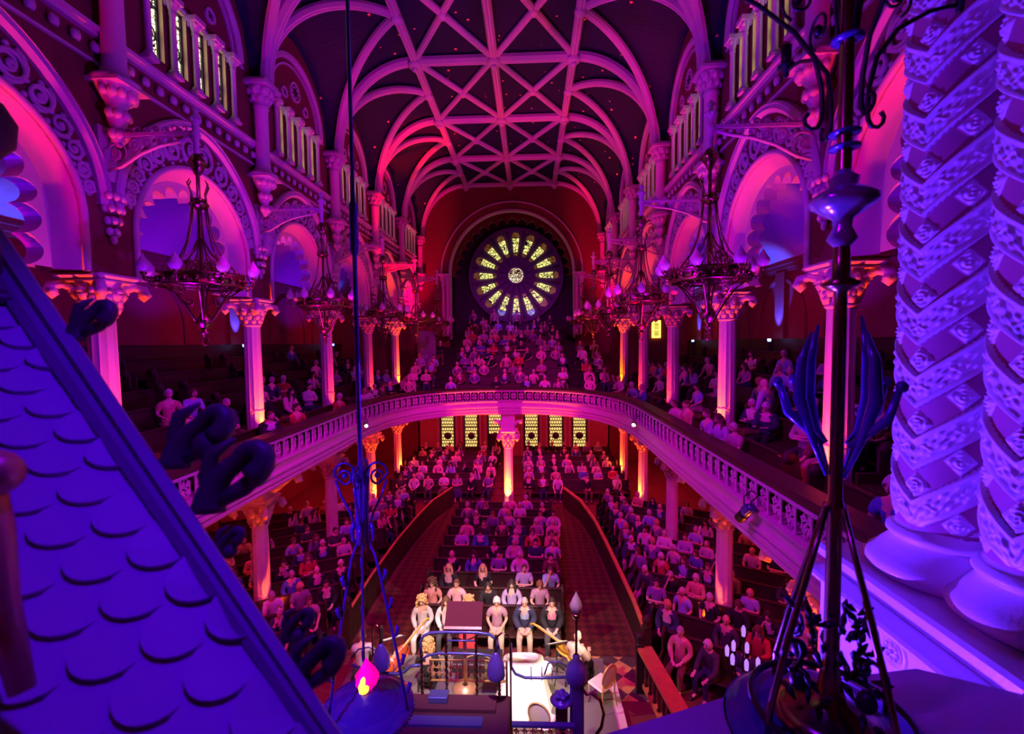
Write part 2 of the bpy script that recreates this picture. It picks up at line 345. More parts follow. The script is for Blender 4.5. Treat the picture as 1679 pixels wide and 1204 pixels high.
# ================================================================== the hall
MIR = Matrix.Diagonal((-1, 1, 1, 1))
def mir(mb, s):
    if s < 0: return mb
    o = MB(); o.merge(mb, MIR); o.f = [tuple(reversed(f)) for f in o.f]; return o
SIDE = {-1: 'left', 1: 'right'}
XF = -5.95; XB = -6.65           # nave face and aisle face of the arcade wall
ZA, ZS, RA = 8.98, 9.8, 1.6      # abacus top, spring, arch radius
def arch_top(y, yc, R, zs):
    d = abs(y - yc); return zs + math.sqrt(max(0, R * R - d * d)) if d < R else None
BAYS = [(YK[i], YK[i + 1]) for i in range(len(YK) - 1)]
def wallarch(p): return 14.5 + 2.45 * math.sqrt(max(0, 1 - (1 - p) ** 2))
for s in (-1, 1):
    m = MB()     # arcade and clerestory wall with its openings
    for k, (ya, yb) in enumerate(BAYS):
        yc = (ya + yb) / 2; hw = (yb - ya) / 2
        ang = [PI - PI * i / 24 for i in range(25)]
        ys = [ya] + [yc + RA * math.cos(a) for a in ang] + [yb]
        for i in range(len(ys) - 1):
            y0, y1 = ys[i], ys[i + 1]
            if i == 0 or i == len(ys) - 2: za = zb = ZA
            else: za = ZS + math.sqrt(max(0, RA ** 2 - (y0 - yc) ** 2)); zb = ZS + math.sqrt(max(0, RA ** 2 - (y1 - yc) ** 2))
            for x in (XF, XB): m.quad((x, y0, za), (x, y1, zb), (x, y1, 13.0), (x, y0, 13.0))
            if 0 < i < len(ys) - 2: m.quad((XF, y0, za), (XF, y1, zb), (XB, y1, zb), (XB, y0, za))
        for yy in (yc - RA, yc + RA): m.quad((XF, yy, ZA), (XF, yy, ZS), (XB, yy, ZS), (XB, yy, ZA))
        # clerestory with four windows
        wy = []
        for q in (-1.5, -.5, .5, 1.5): wy += [yc + q * .62 - .19, yc + q * .62 + .19]
        ys = sorted(set([ya + (yb - ya) * i / 16 for i in range(17)] + wy))
        for i in range(len(ys) - 1):
            y0, y1 = ys[i], ys[i + 1]; ym = (y0 + y1) / 2
            t0 = wallarch(1 - abs(y0 - yc) / hw); t1 = wallarch(1 - abs(y1 - yc) / hw)
            inw = any(wy[2 * q] <= ym <= wy[2 * q + 1] for q in range(4))
            if inw:
                m.quad((XF, y0, 13), (XF, y1, 13), (XF, y1, 13.3), (XF, y0, 13.3)); m.quad((XF, y0, 14.62), (XF, y1, 14.62), (XF, y1, t1), (XF, y0, t0))
            else: m.quad((XF, y0, 13), (XF, y1, 13), (XF, y1, t1), (XF, y0, t0))
        for q in range(4):
            a_, b_ = wy[2 * q], wy[2 * q + 1]
            for yy in (a_, b_): m.quad((XF, yy, 13.3), (XF, yy, 14.62), (XF - .20, yy, 14.62), (XF - .20, yy, 13.3), 1)
            m.quad((XF, a_, 13.3), (XF, b_, 13.3), (XF - .20, b_, 13.3), (XF - .20, a_, 13.3), 1)
            m.quad((XF, a_, 14.62), (XF, b_, 14.62), (XF - .20, b_, 14.62), (XF - .20, a_, 14.62), 1)
    m.quad((XB, 3.38, 13), (XB, 29, 13), (XF, 29, 13), (XF, 3.38, 13))
    struct('wall_' + SIDE[s], mir(m, s), [M_wall, M_cream])
    # mouldings of each bay
    for k, (ya, yb) in enumerate(BAYS):
        yc = (ya + yb) / 2; t = MB()
        def apath(R, zs, zb, n=30, x=XF, pt=0):
            p = [(x, yc - R, zb)] + [(x, yc + R * math.cos(PI - PI * i / n), zs + (R + pt * (1 - abs(math.cos(PI * i / n)))) * math.sin(PI * i / n)) for i in range(n + 1)] + [(x, yc + R, zb)]
            return p
        # splayed soffit, inner order
        P1 = apath(1.6, ZS, ZA); P2 = apath(1.42, ZS, ZA, x=XF - .30)
        vs = P1 + P2; n = len(P1); t.add(vs, [(i, i + 1, n + i + 1, n + i) for i in range(n - 1)], 0, True)
        t.sweep(apath(1.66, ZS, ZA), (1, 0, 0), [(-.06, 0), (-.06, .05), (0, .09), (.06, .05), (.06, 0)], smooth=True)
        # cusped ring
        NL = 13; a_lo = .0; lobes = []
        tot = PI + 2 * (.8 / 1.42)
        for i in range(NL * 8 + 1):
            u = i / (NL * 8); L = u * tot - (.8 / 1.42); rin = 1.40 - .30 + .21 * abs(math.sin(PI * NL * u)) ** .75
            if L < 0: o = (yc - 1.42, ZS + L * 1.42); q = (yc - rin, ZS + L * 1.42)
            elif L > PI: o = (yc + 1.42, ZS - (L - PI) * 1.42); q = (yc + rin, ZS - (L - PI) * 1.42)
            else: o = (yc - 1.42 * math.cos(L), ZS + 1.42 * math.sin(L)); q = (yc - rin * math.cos(L), ZS + rin * math.sin(L))
            lobes.append((o, q))
        xa, xb = XF - .30, XF - .58; vs = []
        for o, q in lobes: vs += [(xa, *o), (xa, *q), (xb, *q), (xb, *o)]
        t.add(vs, [(4 * i + j, 4 * i + j + 1, 4 * i + j + 5, 4 * i + j + 4) for i in range(len(lobes) - 1) for j in range(3)], 0)
        # hood mould
        hp = [(XF, yc + 2.02 * math.cos(PI - PI * i / 32), 10.12 + 2.02 * math.sin(PI * i / 32) + .20 * math.sin(PI * i / 32) ** 6) for i in range(33)]
        t.sweep(hp, (1, 0, 0), [(-.10, 0), (-.10, .07), (-.03, .13), (.03, .09), (.06, .14), (.10, .10), (.10, 0)], smooth=False)
        # carved scroll band between arch and hood
        for side_ in (-1, 1):
            a = math.radians(14)
            while a < math.radians(86):
                ri = 1.70; ro = .32 * math.sin(a) + math.sqrt(1.92 ** 2 - (.32 * math.cos(a)) ** 2) + .18 * math.sin(a) ** 6
                Rm = (ri + ro) / 2; rr = (ro - ri) / 2 * .86; a += rr / Rm
                cy = yc + side_ * Rm * math.cos(a); cz = ZS + Rm * math.sin(a)
                for q_ in (1,) if rr < .2 else (1, -1):
                    sp = spiral(1.7, rr, .02, 22, a0=a + PI * (q_ > 0), sgn=side_ * q_)
                    t.tube([(XF + .03, cy + p, cz + q) for p, q in sp], [.042 - .02 * j / 22 for j in range(23)], 5)
                t.blob((XF + .02, cy, cz), (.06, .05, .05), 6, 4)
                for e in range(6):
                    aa = a + PI * e / 3 + .4; t.blob((XF + .01, cy + rr * 1.0 * math.cos(aa), cz + rr * 1.0 * math.sin(aa)), (.04, .055, .045), 5, 4)
                a += rr / Rm
        # string course, with its bosses
        t.box(XF, XF + .10, ya, yb, 12.83, 12.90); t.box(XF, XF + .16, ya, yb, 12.90, 12.97); t.box(XF, XF + .05, ya, yb, 12.40, 12.45)
        for i in range(13): t.blob((XF + .07, ya + (i + .5) * (yb - ya) / 13, 12.64), (.07, .085, .085), 8, 5, fn=lambda d: 1 + .12 * math.cos(6 * math.atan2(d.z, d.y)))
        # lunette hood and roundels
        t.sweep([(XF, yc + 1.62 * math.cos(PI - PI * i / 28), 14.72 + 1.62 * math.sin(PI * i / 28)) for i in range(29)], (1, 0, 0), [(-.1, 0), (-.1, .06), (-.04, .12), (.05, .12), (.1, .05), (.1, 0)])
        t.sweep([(XF, yc + 1.38 * math.cos(PI - PI * i / 28), 14.72 + 1.38 * math.sin(PI * i / 28)) for i in range(29)], (1, 0, 0), [(-.03, 0), (-.03, .05), (.03, .05), (.03, 0)])
        for (dy, dz, rr) in ((0, .72, .26), (-.62, .42, .13), (.62, .42, .13)):
            t.sweep([(XF, yc + dy + rr * math.cos(-2 * PI * i / 20), 14.72 + dz + rr * math.sin(-2 * PI * i / 20)) for i in range(20)], (1, 0, 0), [(-.03, 0), (-.03, .05), (.03, .05), (.03, 0)], closed=True)
            t.add([(XF + .015, yc + dy, 14.72 + dz)] + [(XF + .015, yc + dy + rr * math.cos(2 * PI * i / 20), 14.72 + dz + rr * math.sin(2 * PI * i / 20)) for i in range(20)], [(0, 1 + i, 1 + (i + 1) % 20) for i in range(20)], 1)
            for i in range(8 if rr > .2 else 4):
                a = 2 * PI * i / (8 if rr > .2 else 4); t.blob((XF + .03, yc + dy + rr * .6 * math.cos(a), 14.72 + dz + rr * .6 * math.sin(a)), (.02, rr * .16, rr * .16), 6, 4)
        # colonnettes of the clerestory
        for q in range(5):
            yy = yc + (q - 2) * .62; xx = XF + .10
            t.lathe([(.11, 0), (.11, .05), (.075, .09), (.06, .12), (.055, 1.15), (.075, 1.17), (.06, 1.20), (.075, 1.26), (.12, 1.40)], (xx, yy, 13.14), 10)
            for e in range(4): a = PI / 4 + PI / 2 * e; t.blob((xx + .10 * math.cos(a), yy + .10 * math.sin(a), 14.50), (.045, .045, .06), 6, 4)
            t.box(xx - .14, xx + .14, yy - .15, yy + .15, 14.54, 14.64); t.box(xx - .11, xx + .11, yy - .11, yy + .11, 13.07, 13.14)
        t.box(XF, XF + .04, ya + .35, yb - .35, 14.64, 14.70)
        o = struct('trim_%d' % (1 + k + (0 if s < 0 else 6)), mir(t, s), [M_stone, M_dark])
        for q in range(4):
            g = MB(); y0 = yc + (q - 1.5) * .62; x0 = XF - .13
            g.add([(x0, y0 - .19, 13.3), (x0, y0 + .19, 13.3), (x0, y0 + .19, 14.62), (x0, y0 - .19, 14.62)], [(0, 1, 2, 3)], 1)
            for a_, b_ in ((-.19, -.15), (.15, .19)): g.box(x0, x0 + .04, y0 + a_, y0 + b_, 13.3, 14.62)
            for z in (13.3, 14.3, 14.58): g.box(x0, x0 + .04, y0 - .19, y0 + .19, z, z + .035)
            g.sweep([(x0 + .01, y0 + .11 * math.cos(-2 * PI * i / 14), 13.78 + .14 * math.sin(-2 * PI * i / 14)) for i in range(14)], (1, 0, 0), [(-.012, 0), (-.012, .02), (.012, .02), (.012, 0)], closed=True)
            g.sweep([(x0 + .01, y0 + .05 * math.cos(-2 * PI * i / 10), 13.78 + .07 * math.sin(-2 * PI * i / 10)) for i in range(10)], (1, 0, 0), [(-.01, 0), (-.01, .02), (.01, .02), (.01, 0)], closed=True)
            struct('window_%d' % (1 + q + 4 * k + (0 if s < 0 else 24)), mir(g, s), [M_dark, M_glass])

# wall piers: corbel, shaft and capital that carry the vault, hood corbels
n = 20
for s in (-1, 1):
    for k, y in enumerate(YK):
        t = MB(); x = -5.72
        t.lathe([(.02, 11.1), (.10, 11.2), (.12, 11.32), (.08, 11.42), (.13, 11.5), (.17, 11.66), (.13, 11.74), (.2, 11.86), (.30, 12.06)], (x, y, 0), 12)
        for z, r, c_ in ((11.95, .24, 7), (11.62, .14, 5), (11.3, .10, 4)):
            for e in range(c_): a = -PI / 2 + PI * e / (c_ - 1); t.blob((x + r * math.cos(a), y + r * math.sin(a), z), (.075, .075, .09), 6, 5)
        t.lathe([(.34, 0), (.36, .05), (.32, .09), (.22, .16), (.19, .24), (.17, .34), (.165, 1.72), (.2, 1.76), (.17, 1.80), (.19, 1.9), (.29, 2.22)], (x, y, 12.1), 16)
        t.box(x - .3, x + .33, y - .33, y + .33, 12.06, 12.12)
        for e in range(8): a = 2 * PI * e / 8; t.blob((x + .26 * math.cos(a), y + .26 * math.sin(a), 14.22), (.08, .08, .1), 6, 5); t.blob((x + .21 * math.cos(a + .4), y + .21 * math.sin(a + .4), 14.06), (.06, .06, .09), 6, 5)
        t.box(x - .35, x + .36, y - .36, y + .36, 14.34, 14.42); t.box(x - .3, x + .31, y - .31, y + .31, 14.42, 14.5)
        # hood corbel
        x2 = XF + .05
        for z, r, c_ in ((10.28, .17, 6), (10.08, .14, 5), (9.88, .10, 4), (9.7, .07, 3)):
            t.box(XF, x2 + r * .6, y - r, y + r, z - .05, z + .05)
            for e in range(c_): a = -PI / 2 + PI * e / (c_ - 1); t.blob((x2 + r * math.cos(a) * .8, y + r * math.sin(a), z), (.065, .065, .075), 6, 5)
        t.blob((x2, y, 9.58), (.06, .06, .09), 6, 5)
        struct('trim_%d' % (n + k + (0 if s < 0 else 10)), mir(t, s), M_stone)

# ---- vault
def ell(th): return (2.75 + 2.85 * math.cos(th), 14.5 + 3.13 * math.sin(th))
RP = [(-.13, 0), (-.13, -.10), (-.07, -.20), (-.02, -.20), (0, -.16), (.02, -.20), (.07, -.20), (.13, -.10), (.13, 0)]
def rib3d(mb, pts, w=1.0, up=None):
    # rib with moulded section hanging below a 3D path
    P = [Vector(p) for p in pts]; vs = []; m_ = len(RP)
    for i in range(len(P)):
        T = (P[min(i + 1, len(P) - 1)] - P[max(i - 1, 0)]).normalized()
        U = up(P[i]) if up else Vector((0, 0, 1)); U = (U - T * U.dot(T)).normalized(); S = T.cross(U)
        for a, b_ in RP: vs.append(P[i] + S * a * w + U * (b_ * w + .02))
    mb.add(vs, [(i * m_ + q, i * m_ + q + 1, (i + 1) * m_ + q + 1, (i + 1) * m_ + q) for i in range(len(P) - 1) for q in range(m_ - 1)], 0, False)
def upv(p):
    x = abs(p.x)
    if x < 2.75: return Vector((0, 0, 1))
    v = Vector(((x - 2.75) / 2.85, 0, (p.z - 14.5) / 3.13 + .001)); v.x *= 1 if p.x > 0 else -1
    return v.normalized()
TH = [PI / 2 * i / 18 for i in range(19)]
for k, y in enumerate(YK):
    t = MB(); pts = []
    for th in TH: x, z = ell(th); pts.append((-x, y, z))
    pts += [(-2.75 + .55 * i, y, 17.63) for i in range(1, 11)]
    for th in reversed(TH): x, z = ell(th); pts.append((x, y, z))
    rib3d(t, pts, 1.15, upv)
    for x in (-2.75, 0, 2.75): t.blob((x, y, 17.45), (.26, .26, .16), 10, 5); t.blob((x, y, 17.30), (.12, .12, .1), 8, 5)
    struct('trim_%d' % (50 + k), t, M_stone)
for k, (ya, yb) in enumerate(BAYS):
    ym = (ya + yb) / 2; hy = (yb - ya) / 2; t = MB(); wv = MB()
    for s in (-1, 1):
        for sg, y0 in ((1, ya), (-1, yb)):
            pts = []
            for th in TH: x, z = ell(th); pts.append((s * x, y0 + sg * hy * (1 - math.cos(th)), z))
            rib3d(t, pts, .9, upv)
        t.blob((s * 2.75, ym, 17.48), (.2, .2, .14), 8, 5)
        # webs
        for i in range(len(TH) - 1):
            for y0, sg in ((ya, 1), (yb, -1)):
                q = []
                for th in (TH[i], TH[i + 1]):
                    x, z = ell(th); p = 1 - math.cos(th); q.append(((s * (x + .1), y0, z + .12), (s * (x + .1), y0 + sg * hy * p, z + .12), (s * 6.0, y0 + sg * hy * p, wallarch(p)), ))
                wv.quad(q[0][0], q[0][1], q[1][1], q[1][0]); wv.quad(q[0][1], q[0][2], q[1][2], q[1][1])
    for x in (-2.75, 0, 2.75): rib3d(t, [(x, ya, 17.64), (x, yb, 17.64)], 1.1)
    for x in (-2.75, 0):
        for a_, b_ in (((x, ya), (x + 2.75, yb)), ((x + 2.75, ya), (x, yb))):
            rib3d(t, [(a_[0], a_[1], 17.62), (b_[0], b_[1], 17.62)], .75)
        t.blob((x + 1.375, ym, 17.50), (.16, .16, .1), 8, 5)
    wv.quad((-2.9, ya, 17.72), (2.9, ya, 17.72), (2.9, yb, 17.72), (-2.9, yb, 17.72))
    struct('trim_%d' % (60 + k), t, M_stone); struct('ceiling' if k == 0 else 'ceiling_%d' % k, wv, M_navy)
# wall behind the first bay so that the vault closes
m = MB(); m.quad((-12, -3.2, 0), (12, -3.2, 0), (12, -3.2, 18), (-12, -3.2, 18)); struct('wall_back', m, M_wall)
m = MB()
for s in (-1, 1): m.quad((s * 6.0, -3.2, 9), (s * 6.0, 3.4, 9), (s * 6.0, 3.4, 18), (s * 6.0, -3.2, 18))
struct('wall_sanctuary', m, M_wall)
m = MB(); m.quad((-6, -3.2, 17.75), (6, -3.2, 17.75), (6, 3.4, 17.75), (-6, 3.4, 17.75)); struct('ceiling_sanctuary', m, M_navy)

# ---- end wall with the great arch and the rose window
m = MB(); YE = 29.05; xc = .05; ZC = 12.1; RI, RO = 3.95, 4.42
N = 40; prev = None
for i in range(N + 1):
    a = PI - PI * i / N; p = (xc + RI * math.cos(a), ZC + RI * math.sin(a))
    if prev: m.quad((prev[0], YE, prev[1]), (p[0], YE, p[1]), (p[0], YE, 17.8), (prev[0], YE, 17.8))
    prev = p
for a_, b_ in ((-6.2, xc - RI), (xc + RI, 6.2)): m.quad((a_, YE, 4.4), (b_, YE, 4.4), (b_, YE, 17.8), (a_, YE, 17.8))
struct('wall_end', m, M_wall)
t = MB()
pth = [(xc - RI, YE, 8)] + [(xc + RI * math.cos(PI - PI * i / N), YE, ZC + RI * math.sin(PI * i / N)) for i in range(N + 1)] + [(xc + RI, YE, 8)]
t.sweep(pth, (0, -1, 0), [(0, 0), (0, .12), (-.07, .16), (-.12, .08), (-.12, -.3), (0, -.3)][::-1], smooth=False)
pth = [(xc + RO * math.cos(PI - PI * i / N), YE, ZC + RO * math.sin(PI * i / N)) for i in range(N + 1)]
t.sweep(pth, (0, -1, 0), [(.05, 0), (.05, .1), (0, .15), (-.05, .1), (-.05, 0)], smooth=False)
for sx in (-1, 1):
    xx = xc + sx * (RI + .22)
    t.box(xx - .38, xx + .38, YE - .35, YE, ZC - .12, ZC); t.box(xx - .30, xx + .30, YE - .28, YE, ZC - .2, ZC - .12)
    for dx in (-.13, .13):
        t.lathe([(.12, 8.2), (.11, 11.3), (.14, 11.35), (.12, 11.4), (.17, 11.9)], (xx + dx, YE - .16, 0), 12)
        for e in range(6): a = 2 * PI * e / 6; t.blob((xx + dx + .15 * math.cos(a), YE - .16 + .15 * math.sin(a), 11.75), (.05, .05, .09), 6, 4)
struct('trim_80', t, M_stone)
# scalloped arch inside
t = MB(); NL = 17; vs = []; n8 = NL * 8
for i in range(n8 + 1):
    a = PI * i / n8; rin = 3.42 + .38 * abs(math.sin(PI * NL * i / n8)) ** .6
    c, s_ = -math.cos(a), math.sin(a)
    vs += [(xc + 4.3 * c, 30.3, ZC + 4.3 * s_), (xc + rin * c, 30.3, ZC + rin * s_), (xc + rin * c, 30.75, ZC + rin * s_)]
t.add(vs, [(3 * i + j, 3 * i + j + 1, 3 * i + j + 4, 3 * i + j + 3) for i in range(n8) for j in range(2)], 0)
struct('trim_81', t, M_wall)
# recess behind
m = MB(); prev = None
for i in range(N + 1):
    a = PI - PI * i / N; p = (xc + 4.3 * math.cos(a), ZC + 4.3 * math.sin(a))
    if prev: m.quad((prev[0], YE, prev[1]), (p[0], YE, p[1]), (p[0], 33.4, p[1]), (prev[0], 33.4, prev[1]))
    prev = p
for sx in (-1, 1): m.quad((xc + sx * 4.3, YE, 4.4), (xc + sx * 4.3, 33.4, 4.4), (xc + sx * 4.3, 33.4, ZC), (xc + sx * 4.3, YE, ZC))
m.quad((-4.6, 33.3, 4.4), (4.6, 33.3, 4.4), (4.6, 33.3, 16.8), (-4.6, 33.3, 16.8))
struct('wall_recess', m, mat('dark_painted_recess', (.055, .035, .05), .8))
# rose window: plate with sixteen petals
RX, RZ, RY = .2, 12.52, 33.0
t = MB()
t.sweep([(RX + 3.25 * math.cos(2 * PI * i / 64), RY, RZ + 3.25 * math.sin(2 * PI * i / 64)) for i in range(64)], (0, 1, 0), [(-.1, 0), (-.1, -.25), (.1, -.25), (.1, 0)], closed=True)
t.sweep([(RX + .62 * math.cos(2 * PI * i / 32), RY, RZ + .62 * math.sin(2 * PI * i / 32)) for i in range(32)], (0, 1, 0), [(-.08, 0), (-.08, -.2), (.08, -.2), (.08, 0)], closed=True)
t.sweep([(RX + 1.3 * math.cos(2 * PI * i / 48), RY, RZ + 1.3 * math.sin(2 * PI * i / 48)) for i in range(48)], (0, 1, 0), [(-.05, 0), (-.05, -.15), (.05, -.15), (.05, 0)], closed=True)
back = MB(); back.add([(RX, RY + .05, RZ)] + [(RX + 3.3 * math.cos(2 * PI * i / 64), RY + .05, RZ + 3.3 * math.sin(2 * PI * i / 64)) for i in range(64)], [(0, 1 + i, 1 + (i + 1) % 64) for i in range(64)], 0)
t.merge(back)
for i in range(16):
    a = 2 * PI * (i + .5) / 16
    c, s_ = math.cos(a), math.sin(a)
    t.tube([(RX + .7 * c, RY - .1, RZ + .7 * s_), (RX + 3.15 * c, RY - .1, RZ + 3.15 * s_)], .05, 6)
w1 = struct('window_49', t, mat('violet_grey_stone', (.20, .14, .24), .6))
for i in range(16):
    a = 2 * PI * i / 16; c, s_ = math.cos(a), math.sin(a); g = MB()
    def pp(r, wd, y=RY - .02): return (RX + r * c - wd * s_, y, RZ + r * s_ + wd * c)
    for (r0, r1, mi) in ((1.40, 1.62, 2), (1.62, 2.22, 0), (2.22, 2.62, 0), (2.62, 3.02, 1 if s_ > -.75 else 3)):
        ring = []
        def wdt(r): return .115 + .165 * (r - 1.4) / 1.6 if r < 2.7 else .28 * math.sqrt(max(0, 1 - ((r - 2.7) / .36) ** 2))
        L = [pp(r, wdt(r)) for r in np.linspace(r0, min(r1, 3.05), 5)]; Rr = [pp(r, -wdt(r)) for r in np.linspace(r0, min(r1, 3.05), 5)]
        vs = L + Rr; g.add(vs, [(q, q + 1, 6 + q, 5 + q) for q in range(4)], mi)
    for r in (1.62, 2.22, 2.62): a_, b_ = pp(r, .3, RY - .05), pp(r, -.3, RY - .05); g.tube([a_, b_], .018, 5, mi=4)
    q_ = [pp(2.42 + .13 * math.cos(e), .13 * math.sin(e), RY - .05) for e in [2 * PI * z / 12 for z in range(12)]]; g.tube(q_, .014, 4, mi=4, closed=True)
    for r in (1.8, 2.0): g.tube([pp(r, .04, RY - .05), pp(r, -.04, RY - .05)], .03, 5, mi=4)
    o = g.obj('rose_petal', [M_petal, M_petalred, M_petalred, M_petalblue, M_dark], w1)
g = MB()
g.add([(RX, RY - .03, RZ)] + [(RX + .55 * math.cos(2 * PI * i / 24), RY - .03, RZ + .55 * math.sin(2 * PI * i / 24)) for i in range(24)], [(0, 1 + i, 1 + (i + 1) % 24) for i in range(24)], 0)
for i in range(6): a = 2 * PI * i / 6; g.tube([(RX + .3 * math.cos(a) + .15 * math.cos(e), RY - .06, RZ + .3 * math.sin(a) + .15 * math.sin(e)) for e in [2 * PI * z / 10 for z in range(10)]], .02, 4, closed=True, mi=1)
g.obj('rose_hub', [M_hub, M_dark], w1)

# ---- galleries
GP = [(4.83, 0.5), (4.83, 4), (4.83, 8), (4.83, 12), (4.83, 14.5), (4.82, 15.6), (4.76, 16.6), (4.62, 17.6), (4.36, 18.5), (3.98, 19.35), (3.45, 20.1), (2.8, 20.7), (2.0, 21.15), (1.0, 21.42), (0, 21.5)]
def dens(path, step):
    out = [Vector(path[0])]; 
    for a, b_ in zip(path[:-1], path[1:]):
        a = Vector(a); b_ = Vector(b_); n_ = max(1, int(round((b_ - a).length / step)))
        for i in range(1, n_ + 1): out.append(a.lerp(b_, i / n_))
    return out
half = [Vector(p) for p in GP]
full = [Vector((-p.x, p.y)) for p in half] + [p for p in reversed(half[:-1])]
fullp = dens(full, .33)
cum = [0]
for a, b_ in zip(fullp[:-1], fullp[1:]): cum.append(cum[-1] + (b_ - a).length)
def gal_at(sv):
    import bisect
    i = min(len(cum) - 2, max(0, bisect.bisect_right(cum, sv) - 1)); f_ = (sv - cum[i]) / (cum[i + 1] - cum[i] + 1e-9)
    p = fullp[i].lerp(fullp[i + 1], f_); T = (fullp[i + 1] - fullp[i]).normalized()
    return p, T
TOT = cum[-1]; s1 = next(c for p, c in zip(fullp, cum) if p.y > 15.6); s2 = TOT - s1
def gsweep(mb, sa, sb, prof, mi=0, step=.4):
    n_ = max(2, int((sb - sa) / step)); vs = []; m_ = len(prof)
    for i in range(n_ + 1):
        p, T = gal_at(sa + (sb - sa) * i / n_); Nn = Vector((T.y, -T.x))     # towards the nave centre
        for u, z in prof: q = p + Nn * u; vs.append((q.x, q.y, z))
    fs = [(i * m_ + q, i * m_ + (q + 1) % m_, (i + 1) * m_ + (q + 1) % m_, (i + 1) * m_ + q) for i in range(n_) for q in range(m_)]
    fs += [tuple(range(m_)), tuple(range(n_ * m_, (n_ + 1) * m_))]
    mb.add(vs, fs, mi)
secs = [('left balcony front with pale pierced panels and dark handrail', 0, s1, 'left'), ('curved far balcony front facing down the nave', s1, s2, 'far'), ('right balcony front with pale pierced panels and dark handrail', s2, TOT, 'right')]
for lab, sa, sb, nm in secs:
    root = empty('balcony_front', (0, 21.4 if nm == 'far' else 8, 4.4) if nm == 'far' else ((-4.83 if nm == 'left' else 4.83), 8, 4.39), 0, lab, 'balcony')
    off = -root.location
    def fin(mb, name, mt):
        o = mb.obj(name, mt, root); o.location = off; return o
    f = MB(); gsweep(f, sa, sb, [(-.30, 4.39), (-.02, 4.39), (-.02, 4.42), (.03, 4.44), (.03, 4.49), (-.01, 4.52), (.05, 4.56), (.05, 4.62), (.0, 4.65), (.07, 4.71), (.07, 4.76), (.02, 4.80), (.02, 4.95), (.10, 5.0), (.10, 5.03), (0, 5.05), (-.30, 5.05)])
    fin(f, 'fascia', M_stone)
    h = MB(); gsweep(h, sa, sb, [(-.42, 5.52), (.03, 5.52), (.08, 5.56), (.08, 5.60), (0, 5.64), (-.38, 5.64), (-.44, 5.58)]); fin(h, 'handrail', M_rail)
    c_ = MB(); gsweep(c_, sa, sb, [(-.1, 5.46), (.04, 5.46), (.06, 5.50), (.04, 5.52), (-.1, 5.52)]); fin(c_, 'cornice', M_stone)
    n_ = int((sb - sa) / .36); pan = MB()
    for i in range(n_):
        p, T = gal_at(sa + (sb - sa) * (i + .5) / n_); Nn = Vector((T.y, -T.x)); hw = (sb - sa) / n_ / 2
        def W(u, v, d=0): q = p + T * u + Nn * (-.04 + d); return (q.x, q.y, 5.255 + v)
        if p.y < 3 and nm != 'far': continue
        for sg in (-1, 1):
            for vz in (-1, 1):
                pts = [W(sg * (.03 + a_ * 1.0) if False else sg * (.062 + a_), vz * .085 + b_) for a_, b_ in spiral(1.25, .062, .015, 9, a0=(PI if sg > 0 else 0), sgn=sg * vz)]
                pan.tube(pts, .017, 4, cap=False, smooth=False)
            pan.tube([W(sg * .02, -.19), W(sg * .10, 0), W(sg * .02, .19)], .015, 4, cap=False, smooth=False)
        pan.blob(W(0, 0), .032, 6, 4)
        # post between panels
        p, T = gal_at(sa + (sb - sa) * i / n_); Nn = Vector((T.y, -T.x)); q = p + Nn * .0
        if n_ < 100:
            b = MB(); b.lathe([(.035, 0), (.035, .04), (.018, .06), (.018, .34), (.034, .37), (.034, .41)], (q.x, q.y, 5.05), 6); fin(b, 'baluster', M_stone)
    fin(pan, 'pierced_panel', M_stone)
# galleries: floors and tiers
g = MB()
for s in (-1, 1):
    mm = MB()
    for i in range(6):
        xa = -4.95 if i == 0 else -(5.1 + .9 * i); xb = -(5.1 + .9 * (i + 1)) if i < 5 else -11
        z = 4.72 + .33 * i; mm.box(xb, xa, -3, 30, 4.40, z)
    g.merge(mir(mm, s))
g2 = MB()
for i in range(12):
    y0 = 21.6 + .85 * i
    if y0 < 33.2: g2.box(-4.9 if y0 < 29 else -4.2, 4.9 if y0 < 29 else 4.3, y0, 33.3, 4.40, 4.80 + .34 * i)
for s in (-1, 1):   # spandrel of floor in the curved corners
    vs = []
    for p in half[4:]: vs.append((s * p.x, p.y + .1, 4.405))
    n_ = len(vs); up_ = [(v[0], v[1], 4.80) for v in vs]; g2.add(vs + up_ + [(s * 5.2, 21.8, 4.405), (s * 5.2, 21.8, 4.80)], [tuple(range(n_)) + (2 * n_,), tuple(range(n_, 2 * n_)) + (2 * n_ + 1,)], 0)
struct('floor_balcony_sides', g, [mat('dark_balcony_floor', (.02, .008, .01), .8)]); struct('floor_balcony_far', g2, bpy.data.materials['dark_balcony_floor'])
# soffit below the galleries
m = MB()
for s in (-1, 1): m.box(min(s * 4.9, s * 11), max(s * 4.9, s * 11), -3, 30, 4.36, 4.395)
m.box(-4.9, 4.9, 21.5, 30, 4.36, 4.395); struct('ceiling_underbalcony', m, M_stone)
